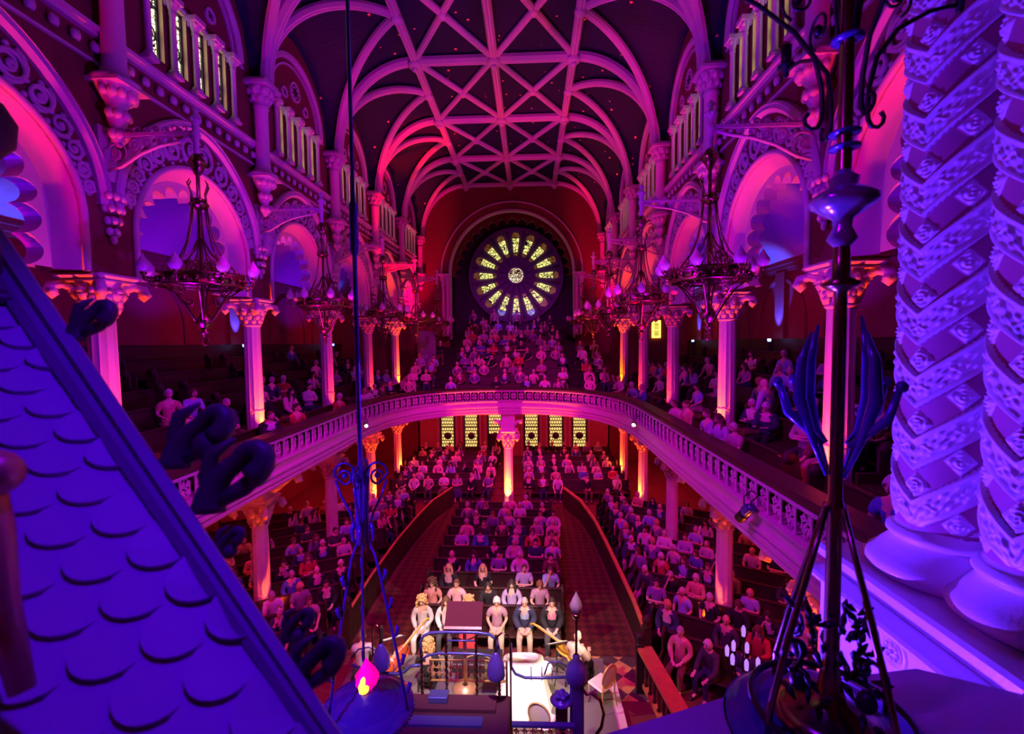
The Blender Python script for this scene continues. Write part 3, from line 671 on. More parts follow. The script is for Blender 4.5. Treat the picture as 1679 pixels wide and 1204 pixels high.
# aisle walls, cornices, vaults
for s in (-1, 1):
    m = MB(); m.box(-11.2, -11, -3.2, 30, 0, 4.36, 0); m.box(-11.2, -11, -3.2, 30, 6.2, 10.6, 0); m.box(-11.0, -10.92, -3.2, 29, 6.2, 7.80, 1)
    struct('wall_aisle_' + SIDE[s], mir(m, s), [M_wall, M_wood])
    t = MB(); t.sweep([(-11, -3, 10.5), (-11, 29, 10.5)], (0, 0, 1), [(0, 0), (-.28, .22), (-.28, .1), (-.2, .05), (-.2, -.02), (-.1, -.1), (0, -.15)]) if False else None
    for z0, z1, d in ((10.35, 10.45, .08), (10.45, 10.6, .16), (10.6, 10.7, .26), (8.35, 8.38, .02)): t.box(-11, -11 + d, -3.2, 29, z0, z1)
    for k, (ya, yb) in enumerate(BAYS):
        yc = (ya + yb) / 2
        t.sweep([(-11, yc - 1.65, 7.8)] + [(-11, yc + 1.65 * math.cos(PI - PI * i / 24), 8.35 + 1.75 * math.sin(PI * i / 24)) for i in range(25)] + [(-11, yc + 1.65, 7.8)], (1, 0, 0), [(-.09, 0), (-.09, .05), (-.03, .1), (.05, .1), (.09, .04), (.09, 0)])
    for y in (1.25, 9.8, 18.35, 26.8): t.box(-11, -10.85, y - .32, y + .32, 7.8, 10.35)
    struct('trim_%d' % (90 if s < 0 else 91), mir(t, s), M_wall)
    v = MB(); n_ = 14
    for i in range(n_):
        q = []
        for j in (i, i + 1): u = j / n_; q.append((-10.8 + 4.2 * u, 10.7 + 1.9 * math.sin(PI * (.5 * u + 0)) ** .8))
        v.quad((q[0][0], -3, q[0][1]), (q[0][0], 29, q[0][1]), (q[1][0], 29, q[1][1]), (q[1][0], -3, q[1][1]))
    struct('ceiling_aisle_' + SIDE[s], mir(v, s), mat('aisle_ceiling_plaster', (.42, .25, .30), .8))
    m = MB(); m.box(6.2, 11.2, 29, 29.2, 4.4, 13); m.box(6.2, 11.2, 30, 30.2, 0, 4.4); struct('wall_aisle_end_' + SIDE[s], mir(m, -s), M_wall)
    m = MB()   # closed panel wall above the pews, under the high windows of the aisle
    m.box(-10.95, -10.2, 2, 29, 6.0, 6.9, 0); struct('baseboard_' + SIDE[s], mir(m, s), M_wood)
    for y in (9.8, 18.35, 26.8):
        lp = MB(); lp.box(-10.62, -10.42, y - .09, y + .09, 6.9, 7.7); lp.lathe([(.0, 0), (.06, 0), (.07, .1), (.0, .1)], (-10.5, y, 7.7), 8, mi=1)
        o = mir(lp, s).obj('uplight_lamp', [M_black, M_cyan]); tag(o, 'blue uplight at the foot of the %s aisle pilaster, %s from the front' % (SIDE[s], ORD[[9.8, 18.35, 26.8].index(y)]), 'stage light', 'blue aisle uplights')
# ground floor rear wall with six windows
m = MB(); WX = [-4.35, -2.78, -1.2, 1.2, 2.8, 4.35]; xs = sorted([-6.3, 6.3] + [x - .44 for x in WX] + [x + .44 for x in WX])
for i in range(len(xs) - 1):
    a_, b_ = xs[i], xs[i + 1]; win = any(abs((a_ + b_) / 2 - x) < .1 for x in WX)
    if win: m.box(a_, b_, 30, 30.15, 0, .44); m.box(a_, b_, 30, 30.15, 3.95, 4.4)
    else: m.box(a_, b_, 30, 30.15, 0, 4.4)
struct('wall_rear_ground', m, mat('pink_painted_wall', (.45, .12, .16), .7))
for i, x in enumerate(WX):
    g = MB(); g.box(x - .44, x + .44, 30.1, 30.12, .44, 3.95, 1)
    for a_, b_ in ((-.48, -.40), (.40, .48)): g.box(x + a_, x + b_, 29.93, 30.1, .40, 3.99)
    for z in (.38, 2.2, 3.91): g.box(x - .48, x + .48, 29.93, 30.1, z, z + .05)
    g.lathe([(0, 0), (.22, 0), (.24, -.03), (.22, -.05), (0, -.05)], (0, 0, 0), 12, mi=2, M=Matrix.Translation((x, 30.06, 1.62)) @ Matrix.Rotation(-PI / 2, 4, 'X'))
    if i == 2: g.box(x - .40, x + .40, 30.04, 30.08, .44, 1.75, 2)
    for dx in (-.62, .62): g.box(x + dx - .035, x + dx + .035, 29.9, 30.0, .1, 4.3, 3)
    struct('window_%d' % (60 + i), g, [M_dark, M_hex, mat('dark_purple_glass', (.06, .02, .06), .3) if i == 0 else bpy.data.materials['dark_purple_glass'], M_stone])
# ground floor
f = MB(); f.quad((-11.2, -3.2, 0), (11.2, -3.2, 0), (11.2, 30.2, 0), (-11.2, 30.2, 0)); struct('floor', f, M_carpet)
f = MB()
def strip(mb, pts, z, mi=0):
    for (a_, b_), (c_, d_) in zip(pts[:-1], pts[1:]): mb.quad((a_[0], a_[1], z), (b_[0], b_[1], z), (d_[0], d_[1], z), (c_[0], c_[1], z), mi)
strip(f, [((1.95, 11.0), (3.8, 11.0)), ((2.0, 13), (3.7, 13)), ((2.1, 17.5), (3.5, 17.5)), ((2.1, 21.4), (2.8, 21.4))], .006)
strip(f, [((-3.3, 11.0), (-1.95, 11.0)), ((-3.45, 13), (-1.9, 13)), ((-3.3, 17.5), (-1.9, 17.5)), ((-2.6, 21.4), (-1.8, 21.4))], .006)
struct('floor_aisle_runner', f, M_aisle)
f = MB(); f.box(2.0, 3.75, 9.6, 11.0, 0, .008); f.box(-3.2, -2.0, 10.6, 11.0, 0, .008); struct('floor_tiles', f, M_tile)
f = MB(); f.box(-3.1, 2.85, 7.4, 10.75, 0, .14); f.box(2.85, 3.05, 8.2, 10.2, 0, .10, 1); struct('floor_platform', f, [M_grey, M_ivory])
# ================================================================== columns
def leafcap(mb, z0, z1, r0, r1, vol=.55, seg=16, mi=0):
    h = z1 - z0
    mb.lathe([(r0 * 1.0, z0), (r0 * 1.02, z0 + h * .3), (r0 * 1.25, z0 + h * .65), (r1, z0 + h)], seg=seg, mi=mi)
    for row, (zz, rr, n_, sz) in enumerate(((.28, 1.10, 8, .075), (.50, 1.22, 8, .085), (.72, 1.45, 8, .09))):
        for e in range(n_):
            a = 2 * PI * (e + .5 * row) / n_; c, s_ = math.cos(a), math.sin(a); R = r0 * rr
            mb.tube([(R * .85 * c, R * .85 * s_, z0 + h * (zz - .22)), (R * 1.02 * c, R * 1.02 * s_, z0 + h * zz), (R * 1.2 * c, R * 1.2 * s_, z0 + h * (zz + .08)), (R * 1.24 * c, R * 1.24 * s_, z0 + h * (zz - .03))], [sz * .8, sz, sz * .7, sz * .35], 6, mi)
    if vol:
        for e in range(4):
            a = PI / 2 * e + PI / 4; M = Matrix.Rotation(a, 4, 'Z'); q = MB()
            q.tube([(r0 * .8, 0, z0 + h * .55), (r0 * 1.5, 0, z0 + h * .86), (vol * .75, 0, z0 + h * .97), (vol, 0, z0 + h * .90), (vol * 1.06, 0, z0 + h * .72), (vol * .97, 0, z0 + h * .60), (vol * .88, 0, z0 + h * .70)], [.10, .09, .075, .08, .08, .07, .05], 7)
            q.blob((vol * .98, 0, z0 + h * .72), (.085, .11, .085), 8, 6)
            for d in (-1, 1): q.tube([(vol * .98, d * .1, z0 + h * .72), (vol * 1.0, d * .13, z0 + h * .72)], .05, 8)
            mb.merge(q, M, mi)
def column(loc, zb, zr, zc, za, label, group, name, base=True, ground=False):
    root = empty(name, (loc[0], loc[1], zb), 0, label, 'column', group)
    b = MB()
    b.box(-.27, .27, -.27, .27, 0, .12); b.lathe([(.27, .12), (.29, .16), (.27, .21), (.235, .24), (.255, .28), (.235, .33), (.22, .36)], seg=20)
    b.obj('base', M_column, root)
    s_ = MB(); s_.lathe([(.215, .36), (.215, 1.2), (.210, (zr - zb) * .6), (.200, zr - zb)], seg=48, flute=.05, nf=12, smooth=False)
    s_.lathe([(.222, .98), (.226, 1.0), (.222, 1.02)], seg=24)
    s_.obj('shaft', M_column, root)
    c = MB(); c.lathe([(.20, zr - zb - .03), (.235, zr - zb), (.235, zr - zb + .03), (.205, zr - zb + .05)], seg=24)
    leafcap(c, zr - zb + .03, zc - zb, .205, .34, vol=.60); c.obj('capital', M_carve, root)
    a = MB(); z = zc - zb; a.bbox(-.37, .37, -.37, .37, z, z + (za - zc) * .45, .05); a.bbox(-.43, .43, -.43, .43, z + (za - zc) * .45, z + (za - zc), .05)
    if ground: a.box(-.3, .3, -.3, .3, za - zb, 4.36 - zb)
    a.obj('abacus', M_column, root)
    if ground:
        k = MB(); sg = -1 if loc[0] > 0 else 1
        if abs(loc[0]) > 3: k.tube([(sg * .2, 0, za - zb + .1), (sg * .55, 0, za - zb + .3), (sg * .95, 0, za - zb + .62), (sg * 1.12, 0, za - zb + .6), (sg * 1.16, 0, za - zb + .46), (sg * 1.05, 0, za - zb + .42)], [.12, .12, .1, .09, .08, .05], 8); k.blob((sg * 1.08, 0, za - zb + .52), (.08, .13, .08)); k.obj('console', M_carve, root)
        else:
            for d in (-1, 1): k.tube([(d * .2, 0, za - zb + .1), (d * .45, 0, za - zb + .35), (d * .62, 0, za - zb + .4), (d * .6, 0, za - zb + .25)], [.1, .1, .08, .05], 7)
            k.obj('console', M_carve, root)
    return root
UP = {-1: [], 1: []}
protoU = protoG = None
for s in (-1, 1):
    for k in range(6):
        y = YK[k]
        lab = 'pale column rising from the %s balcony to the arcade arches, %s from the front' % (SIDE[s], ORD[k])
        if protoU is None: protoU = column((s * 6.2, y), 5.0, 8.27, 8.82, 8.98, lab, None, 'balcony_column')
        else: o = copy_tree(protoU); o.location = (s * 6.2, y, 5.0); o['label'] = lab
        lab = 'column carrying the %s balcony from the hall floor, %s from the front' % (SIDE[s], ORD[k])
        pr = 'protoG%d' % s
        if k == 0: globals()[pr] = column((s * 6.2, y), 0, 2.87, 3.5, 3.66, lab, None, 'ground_column', ground=True)
        else: o = copy_tree(globals()[pr]); o.location = (s * 6.2, y, 0); o['label'] = lab
column((.13, 20.95), 0, 2.95, 3.6, 3.78, 'orange lit column standing alone under the middle of the far balcony', None, 'ground_column', ground=True)
# wider block between abacus and arches is part of the wall; uplights
L = [(s, k, YK[k], 0) for s in (-1, 1) for k in range(6)]
first = None
for s, k, y, _ in L:
    if first is None:
        b = MB(); b.lathe([(.0, 0), (.11, 0), (.12, .03), (.10, .05), (.12, .2), (.13, .26), (.11, .27)], seg=14); b.box(-.02, .02, -.16, .16, .05, .12)
        first = b.obj('uplight', M_black); l = MB(); l.lathe([(0, .255), (.105, .255), (.105, .27), (0, .27)], seg=14); l.obj('lens', M_lampon, first); o = first
    else: o = copy_tree(first)
    o.location = (s * 5.72, y - .22, 0.14)
    tag(o, 'small orange uplight at the foot of the %s ground column on the %s side' % (ORD[k], SIDE[s]), 'stage light', 'orange uplights at the column feet')
    t = MB(); t.lathe([(0, 0), (.2, 0), (.2, .03), (.05, .05), (.05, .1), (.2, .12), (.22, .14), (0, .14)], seg=14)
    tb = t.obj('round_shelf', M_rail); tb.location = (s * 5.72, y - .22, 0); tag(tb, 'small round wooden stand under the uplight of the %s ground column, %s side' % (ORD[k], SIDE[s]), 'stand')
o = copy_tree(first); o.location = (-.05, 20.55, 0); tag(o, 'small orange uplight at the foot of the lone middle column', 'stage light', 'orange uplights at the column feet')

# ================================================================== wall brackets and chandeliers
def flame_glass(mb, c, r, h, mi=0, twist=True):
    n_ = 14; prof = [(.35, 0), (.75, .12), (1.0, .30), (.98, .42), (.75, .58), (.45, .74), (.2, .88), (.02, 1.0)]
    vs = []
    for j, (rr, z) in enumerate(prof):
        for i in range(n_):
            a = 2 * PI * i / n_ + z * 1.2; R = r * rr * (1 + .08 * math.cos(7 * (a - z * 1.2))); vs.append((c[0] + R * math.cos(a), c[1] + R * math.sin(a), c[2] + h * z))
    mb.add(vs, [(j * n_ + i, j * n_ + (i + 1) % n_, (j + 1) * n_ + (i + 1) % n_, (j + 1) * n_ + i) for j in range(len(prof) - 1) for i in range(n_)], mi, True)
    mb.add([vs[i] for i in range(n_)], [tuple(range(n_))], mi)
def make_bracket():
    # arm along +x from the wall, length 1.65
    root = empty('wall_bracket')
    a = MB(); a.box(0, 1.66, -.035, .035, .26, .32); a.tube([(0, 0, -.3), (.3, 0, -.22), (.65, 0, -.02), (1.0, 0, .1), (1.35, 0, .16), (1.6, 0, .24)], .03, 6)
    a.obj('arm', M_carve, root)
    p = MB()
    for (cx_, cz, r) in ((.2, .0, .19), (.55, .12, .11), (.78, .17, .08), (1.0, .20, .06), (1.2, .22, .05), (.2, -.02, .08)):
        p.tube([(cx_ + u, 0, cz + v) for u, v in spiral(1.4, r, .02, 16, a0=.5)], .018, 5)
        p.tube([(cx_ + r * math.cos(2 * PI * i / 12), 0, cz + r * math.sin(2 * PI * i / 12)) for i in range(12)], .014, 4, closed=True)
    for i in range(9): p.tube([(.1 + .17 * i + u, 0, .37 + v) for u, v in spiral(.9, .06, .03, 7, a0=PI, sgn=(-1) ** i)], .013, 4)
    for i in range(7): p.blob((.15 + .2 * i, 0, .36), (.04, .03, .05), 6, 4)
    p.obj('scrollwork', M_carve, root)
    f = MB(); f.lathe([(.0, -.35), (.05, -.3), (.03, -.2), (.07, -.1), (.04, 0), (.05, .2), (.08, .26), (.05, .34), (.06, .44), (.1, .5), (.06, .56), (.03, .6), (.07, .66), (0, .74)], (1.66, 0, 0), 10)
    for e in range(4): aa = PI / 2 * e; f.blob((1.66 + .08 * math.cos(aa), .08 * math.sin(aa), .5), .035, 6, 4)
    f.obj('finial', M_carve, root)
    w_ = MB(); w_.box(-.04, .05, -.16, .16, -.45, .42); w_.blob((.06, 0, .0), (.06, .1, .1), 8, 5); w_.obj('wall_plate', M_carve, root)
    return root
def make_chandelier():
    root = empty('chandelier')      # origin at ring centre
    st = MB(); st.lathe([(.02, -.5), (.028, 0), (.028, 1.2), (.05, 1.25), (.028, 1.3), (.028, 1.75), (.06, 1.8), (.03, 1.9), (.03, 2.15)], seg=10)
    st.obj('stem', M_brass, root)
    cr = MB(); cr.lathe([(.05, 1.20), (.12, 1.24), (.14, 1.28), (.10, 1.32), (.11, 1.36)], seg=16)
    for e in range(6): a = PI / 3 * e; cr.tube([(.11 * math.cos(a), .11 * math.sin(a), 1.3), (.10 * math.cos(a), .10 * math.sin(a), 1.45), (.15 * math.cos(a), .15 * math.sin(a), 1.6), (.11 * math.cos(a), .11 * math.sin(a), 1.68)], [.012, .012, .014, .006], 5)
    cr.lathe([(.06, 1.82), (.13, 1.95), (.10, 2.02), (.04, 2.12)], seg=12); cr.obj('crown', M_brass, root)
    rg = MB(); rg.lathe([(.545, -.11), (.575, -.11), (.585, -.08), (.565, -.06), (.565, .06), (.585, .08), (.575, .11), (.545, .11)], seg=36)
    for e in range(24): a = 2 * PI * e / 24; rg.blob((.58 * math.cos(a), .58 * math.sin(a), 0), (.03, .03, .035), 6, 4)
    for e in range(36): a = 2 * PI * e / 36; rg.blob((.57 * math.cos(a), .57 * math.sin(a), .125), (.012, .012, .03), 4, 3)
    rg.obj('ring', M_brass, root)
    ch = MB()
    for e in range(6):
        a = PI / 3 * e + .3; c, s_ = math.cos(a), math.sin(a)
        ch.tube([(r * c, r * s_, z) for r, z in ((.10, 1.26), (.13, .95), (.19, .65), (.30, .38), (.44, .2), (.56, .08))], .012, 5)
    for e in range(12):
        a = PI / 6 * e; c, s_ = math.cos(a), math.sin(a); ch.tube([(r * c, r * s_, z) for r, z in ((.03, .72), (.12, .5), (.25, .35), (.34, .15), (.42, .05))], .008, 4)
    ch.obj('hanging_chain', M_brass, root)
    ft = MB()
    for e in range(10):
        a = 2 * PI * e / 10; c, s_ = math.cos(a), math.sin(a)
        for j in range(3): rr = .18 + .1 * j; ft.tube([(rr * c + .05 * math.cos(q) * c, rr * s_ + .05 * math.cos(q) * s_, .28 - .05 * j + .07 * math.sin(q)) for q in [2 * PI * z / 8 for z in range(8)]], .009, 4, closed=True)
    ft.obj('filigree', M_brass, root)
    bs = MB()
    for e in range(6):
        a = PI / 3 * e; c, s_ = math.cos(a), math.sin(a); bs.tube([(r * c, r * s_, z) for r, z in ((.55, -.1), (.40, -.22), (.26, -.42), (.15, -.62), (.08, -.72))], .015, 5)
        bs.tube([((.33 + u) * c, (.33 + u) * s_, -.17 + v) for u, v in spiral(1.3, .09, .02, 12)], .010, 4)
        bs.tube([((.2 + u) * c, (.2 + u) * s_, -.35 + v) for u, v in spiral(1.3, .06, .02, 12, sgn=-1)], .010, 4)
    bs.obj('basket', M_brass, root)
    fn = MB(); fn.lathe([(.03, -.5), (.13, -.64), (.13, -.68), (.09, -.76), (.04, -.80), (.06, -.84), (.1, -.86), (.05, -.89), (.03, -.93), (.0, -.95)], seg=14)
    fn.tube([(.05 * math.cos(q), 0, -1.01 + .065 * math.sin(q)) for q in [2 * PI * z / 14 for z in range(14)]], .013, 6, closed=True); fn.obj('finial', M_brass, root)
    for e in range(8):
        a = 2 * PI * e / 8 + .2; c, s_ = math.cos(a), math.sin(a); ar = MB()
        ar.tube([(.57 * c, .57 * s_, -.02), (.66 * c, .66 * s_, -.10), (.73 * c, .73 * s_, -.05), (.735 * c, .735 * s_, .03)], [.018, .02, .016, .02], 6)
        ar.lathe([(.02, 0), (.045, .03), (.03, .06)], (.735 * c, .735 * s_, .02), 8); o = ar.obj('lamp_arm', M_brass, root)
        g = MB(); flame_glass(g, (.735 * c, .735 * s_, .07), .085, .29); g.obj('glass_flame', M_glassg, o)
    return root
bp_ = cp_ = None
for s in (-1, 1):
    for k in range(5):
        cx_, y = (((4.35, 7.62), (4.25, 12.0), (4.1, 16.5), (3.97, 20.6), (3.85, 24.9)) if s < 0 else ((4.2, 7.95), (4.03, 12.0), (3.97, 16.4), (4.0, 20.6), (4.0, 24.9)))[k]
        labb = 'ornate scrolled wall bracket holding the %s chandelier on the %s side' % (ORD[k], SIDE[s])
        labc = 'ring chandelier with glass flames and pointed basket, %s from the front on the %s side' % (ORD[k], SIDE[s])
        if bp_ is None: bp_ = make_bracket(); o = bp_
        else: o = copy_tree(bp_)
        o.location = (s * 5.93, y, 11.0); o.rotation_euler = (0, 0, 0 if s < 0 else PI); o.scale = ((5.93 - cx_) / 1.66, 1, 1); tag(o, labb, 'bracket', 'wall brackets along the arcades')
        if cp_ is None: cp_ = make_chandelier(); o = cp_
        else: o = copy_tree(cp_)
        o.location = (s * cx_, y, 8.84); o.scale = (1.1, 1.1, 1.0); o.rotation_euler = (0, 0, .37 * k * s); tag(o, labc, 'chandelier', 'chandeliers along the arcades')
# small pendant bowls of the right aisle
for i, (y, x) in enumerate(((6.3, 8.9), (9.6, 9.4))):
    r = empty('pendant_lamp', (x, y, 10.0), 0, 'small hanging bowl lamp in the right aisle, %s one' % ('nearer' if i == 0 else 'farther'), 'lamp', 'pendant lamps in the right aisle')
    b = MB(); b.lathe([(0, 0), (.12, .02), (.2, .08), (.22, .14), (.2, .15)], seg=14); b.obj('bowl', M_brass, r)
    b = MB()
    for e in range(3): a = 2 * PI * e / 3; b.tube([(.2 * math.cos(a), .2 * math.sin(a), .14), (0, 0, .5)], .008, 4)
    b.tube([(0, 0, .5), (0, 0, 1.9)], .012, 5); b.obj('chain', M_iron, r)
# stage lights on the balcony fronts
def stage_light(loc, aim, label, on=True, body=M_blue, sc_=1.0):
    M = (Vector(aim) - Vector(loc)).to_track_quat('-Z', 'Y').to_matrix().to_4x4(); M.translation = Vector(loc)
    b = MB(); b.lathe([(0, .17), (.05, .16), (.075, .10), (.08, -.02), (.07, -.06)], seg=14); b.box(-.09, .09, -.05, .07, 0.0, .13)
    o = MB(); o.merge(b, M @ Matrix.Scale(sc_, 4)); root = o.obj('stage_light', body); tag(root, label, 'stage light')
    t = MB(); t2 = MB(); t2.lathe([(.07, -.06), (.085, -.08), (.085, -.24), (.07, -.24)], seg=14); t.merge(t2, M @ Matrix.Scale(sc_, 4)); t.obj('snoot', M_iron, root)
    l = MB(); l2 = MB(); l2.lathe([(0, -.07), (.068, -.07)], seg=14); l.merge(l2, M @ Matrix.Scale(sc_, 4)); l.obj('lens', M_spoton if on else M_lampon, root)
    y = MB(); x, yy, z = loc; sg = 1 if x > 0 else -1
    y.tube([(x, yy - .1, z), (x, yy - .12, z + .2), (x + sg * .12, yy - .12, z + .30), (x + sg * .12, yy + .12, z + .30), (x, yy + .12, z + .2), (x, yy + .1, z)], .012, 5); y.obj('yoke', M_iron, root)
    return root
stage_light((4.62, 7.35, 5.02), (4.2, 8.6, 3.6), 'blue stage light clamped to the right balcony front')
stage_light((-4.60, 15.75, 4.92), (0.6, 4, 5.0), 'lit spotlight glaring on the left corner of the balcony front', body=M_iron, sc_=.8)
stage_light((4.62, 15.4, 4.98), (1.3, 4, 5.4), 'lit spotlight glaring on the right corner of the balcony front', body=M_iron, sc_=.8)
# yellow lit hymn board in the right aisle
b = MB(); b.box(-.22, .22, -.04, .04, -.45, .45); r = b.obj('lit_board', mat('yellow_board', (.8, .6, .1), .5, emit=(1, .7, .08), estr=1.6)); r.location = (9.0, 28.94, 8.50); r.scale = (1.2, 1, 1.2)
tag(r, 'narrow yellow lit board with dark panels on the right aisle wall', 'sign')
for z in (-.2, .16):
    p = MB()
    for i in range(4): p.box(-.12, .12, -.06, -.04, z - .13 + .07 * i, z - .085 + .07 * i)
    p.obj('panel', M_iron, r)
b = MB(); b.box(-.5, .5, -.06, .06, -1.2, .95); o = b.obj('notice_panel', mat('purple_grey_panel', (.22, .17, .28), .7)); o.location = (-4.6, 25.5, 7.5)
tag(o, 'tall grey violet panel standing left of the far balcony seats', 'panel')
# ================================================================== people
def skin_mesh(name, V, E, Rr, sub=1, extra=None, mats=(), dele=None):
    me = bpy.data.meshes.new(name + '_cage'); me.from_pydata(V, E, []); o = bpy.data.objects.new(name + '_cage', me); col.objects.link(o)
    m = o.modifiers.new('s', 'SKIN'); m.use_smooth_shade = True
    me.skin_vertices.new() if not me.skin_vertices else None
    for i, r in enumerate(Rr):
        me.skin_vertices[0].data[i].radius = r if isinstance(r, tuple) else (r, r)
        me.skin_vertices[0].data[i].use_root = (i == 0)
    if sub: q = o.modifiers.new('u', 'SUBSURF'); q.levels = sub; q.render_levels = sub
    dg = bpy.context.evaluated_depsgraph_get(); dg.update()
    ev = o.evaluated_get(dg); mm = ev.to_mesh()
    b = MB(); vs = [tuple(v.co) for v in mm.vertices]; fs = [tuple(p.vertices) for p in mm.polygons]
    if dele: fs = [f for f in fs if not dele(sum((Vector(vs[i]) for i in f), Vector()) / len(f))]
    b.add(vs, fs, 0, True); ev.to_mesh_clear(); bpy.data.objects.remove(o)
    if extra: b.merge(extra)
    return b.mesh(name, list(mats))
def head_extra(hc, tilt=0):
    # skull, nose, ears, eyes, brows and mouth around the head centre (faces -y)
    b = MB(); M = Matrix.Translation(hc) @ Matrix.Rotation(tilt, 4, 'X')
    b.blob((0, 0, 0), (.076, .098, .118), 14, 10, fn=lambda d: 1 - (.16 * max(0, -d.z) * (1 if d.y < .3 else .3)), M=M)
    b.tube([M @ Vector(p) for p in ((0, -.088, .02), (0, -.112, -.018), (0, -.092, -.03))], [.010, .016, .012], 6)
    for s in (-1, 1):
        b.blob((s * .078, .01, -.005), (.012, .022, .032), 6, 5, M=M)
        b.blob((s * .030, -.086, .018), (.013, .008, .008), 6, 4, mi=1, M=M)
        b.tube([M @ Vector(p) for p in ((s * .014, -.094, .036), (s * .03, -.095, .04), (s * .046, -.086, .035))], .005, 4, mi=1)
    b.tube([M @ Vector(p) for p in ((-.024, -.084, -.052), (0, -.092, -.050), (.024, -.084, -.052))], [.004, .008, .004], 5, mi=2)
    return b
def hand(V, E, Rr, iw, d, side, curl=.6, up=(0, 0, 1)):
    # palm and five fingers growing from wrist vertex iw in direction d
    W = Vector(V[iw]); d = Vector(d).normalized(); upv_ = Vector(up); sd = d.cross(upv_).normalized() * side; n_ = sd.cross(d).normalized()
    if n_.z > 0: n_ = -n_      # curl downwards
    pi_ = len(V); V.append(tuple(W + d * .055)); E.append((iw, pi_)); Rr.append((.030, .016))
    for f, (off, ln) in enumerate(((-.030, .060), (-.011, .070), (.010, .066), (.028, .050))):
        a = len(V); base = W + d * .085 + sd * off
        V.append(tuple(base)); Rr.append(.0095); E.append((pi_, a))
        m_ = base + d * ln * .5 + n_ * ln * .15 * curl; t_ = m_ + d * ln * .45 + n_ * ln * .45 * curl
        V.append(tuple(m_)); Rr.append(.0085); E.append((a, a + 1)); V.append(tuple(t_)); Rr.append(.007); E.append((a + 1, a + 2))
    a = len(V); V.append(tuple(W + d * .035 - sd * .038)); Rr.append(.011); E.append((iw, a)); V.append(tuple(W + d * .075 - sd * .048 + n_ * .01)); Rr.append(.009); E.append((a, a + 1))
POSES = {
 'lap': dict(el=((.245, .02, .78), (.245, .02, .78)), wr=((.10, -.25, .66), (.10, -.25, .66)), hd=((-.55, -.75, -.1), (-.55, -.75, -.1))),
 'crossed': dict(el=((.235, -.05, .79), (.235, -.05, .79)), wr=((-.02, -.20, .85), (-.03, -.22, .80)), hd=((-1, .1, .15), (-1, .15, .1))),
 'chin': dict(el=((.20, -.18, .74), (.245, .02, .78)), wr=((.09, -.20, 1.02), (.08, -.24, .66)), hd=((-.3, .1, 1), (-.7, -.6, 0))),
 'program': dict(el=((.24, -.06, .79), (.24, -.06, .79)), wr=((.12, -.30, .80), (.12, -.30, .80)), hd=((-.3, -.9, .2), (-.3, -.9, .2))),
 'knees': dict(el=((.23, -.12, .73), (.23, -.12, .73)), wr=((.15, -.36, .60), (.15, -.36, .60)), hd=((-.1, -1, -.2), (-.1, -1, -.2))),
}
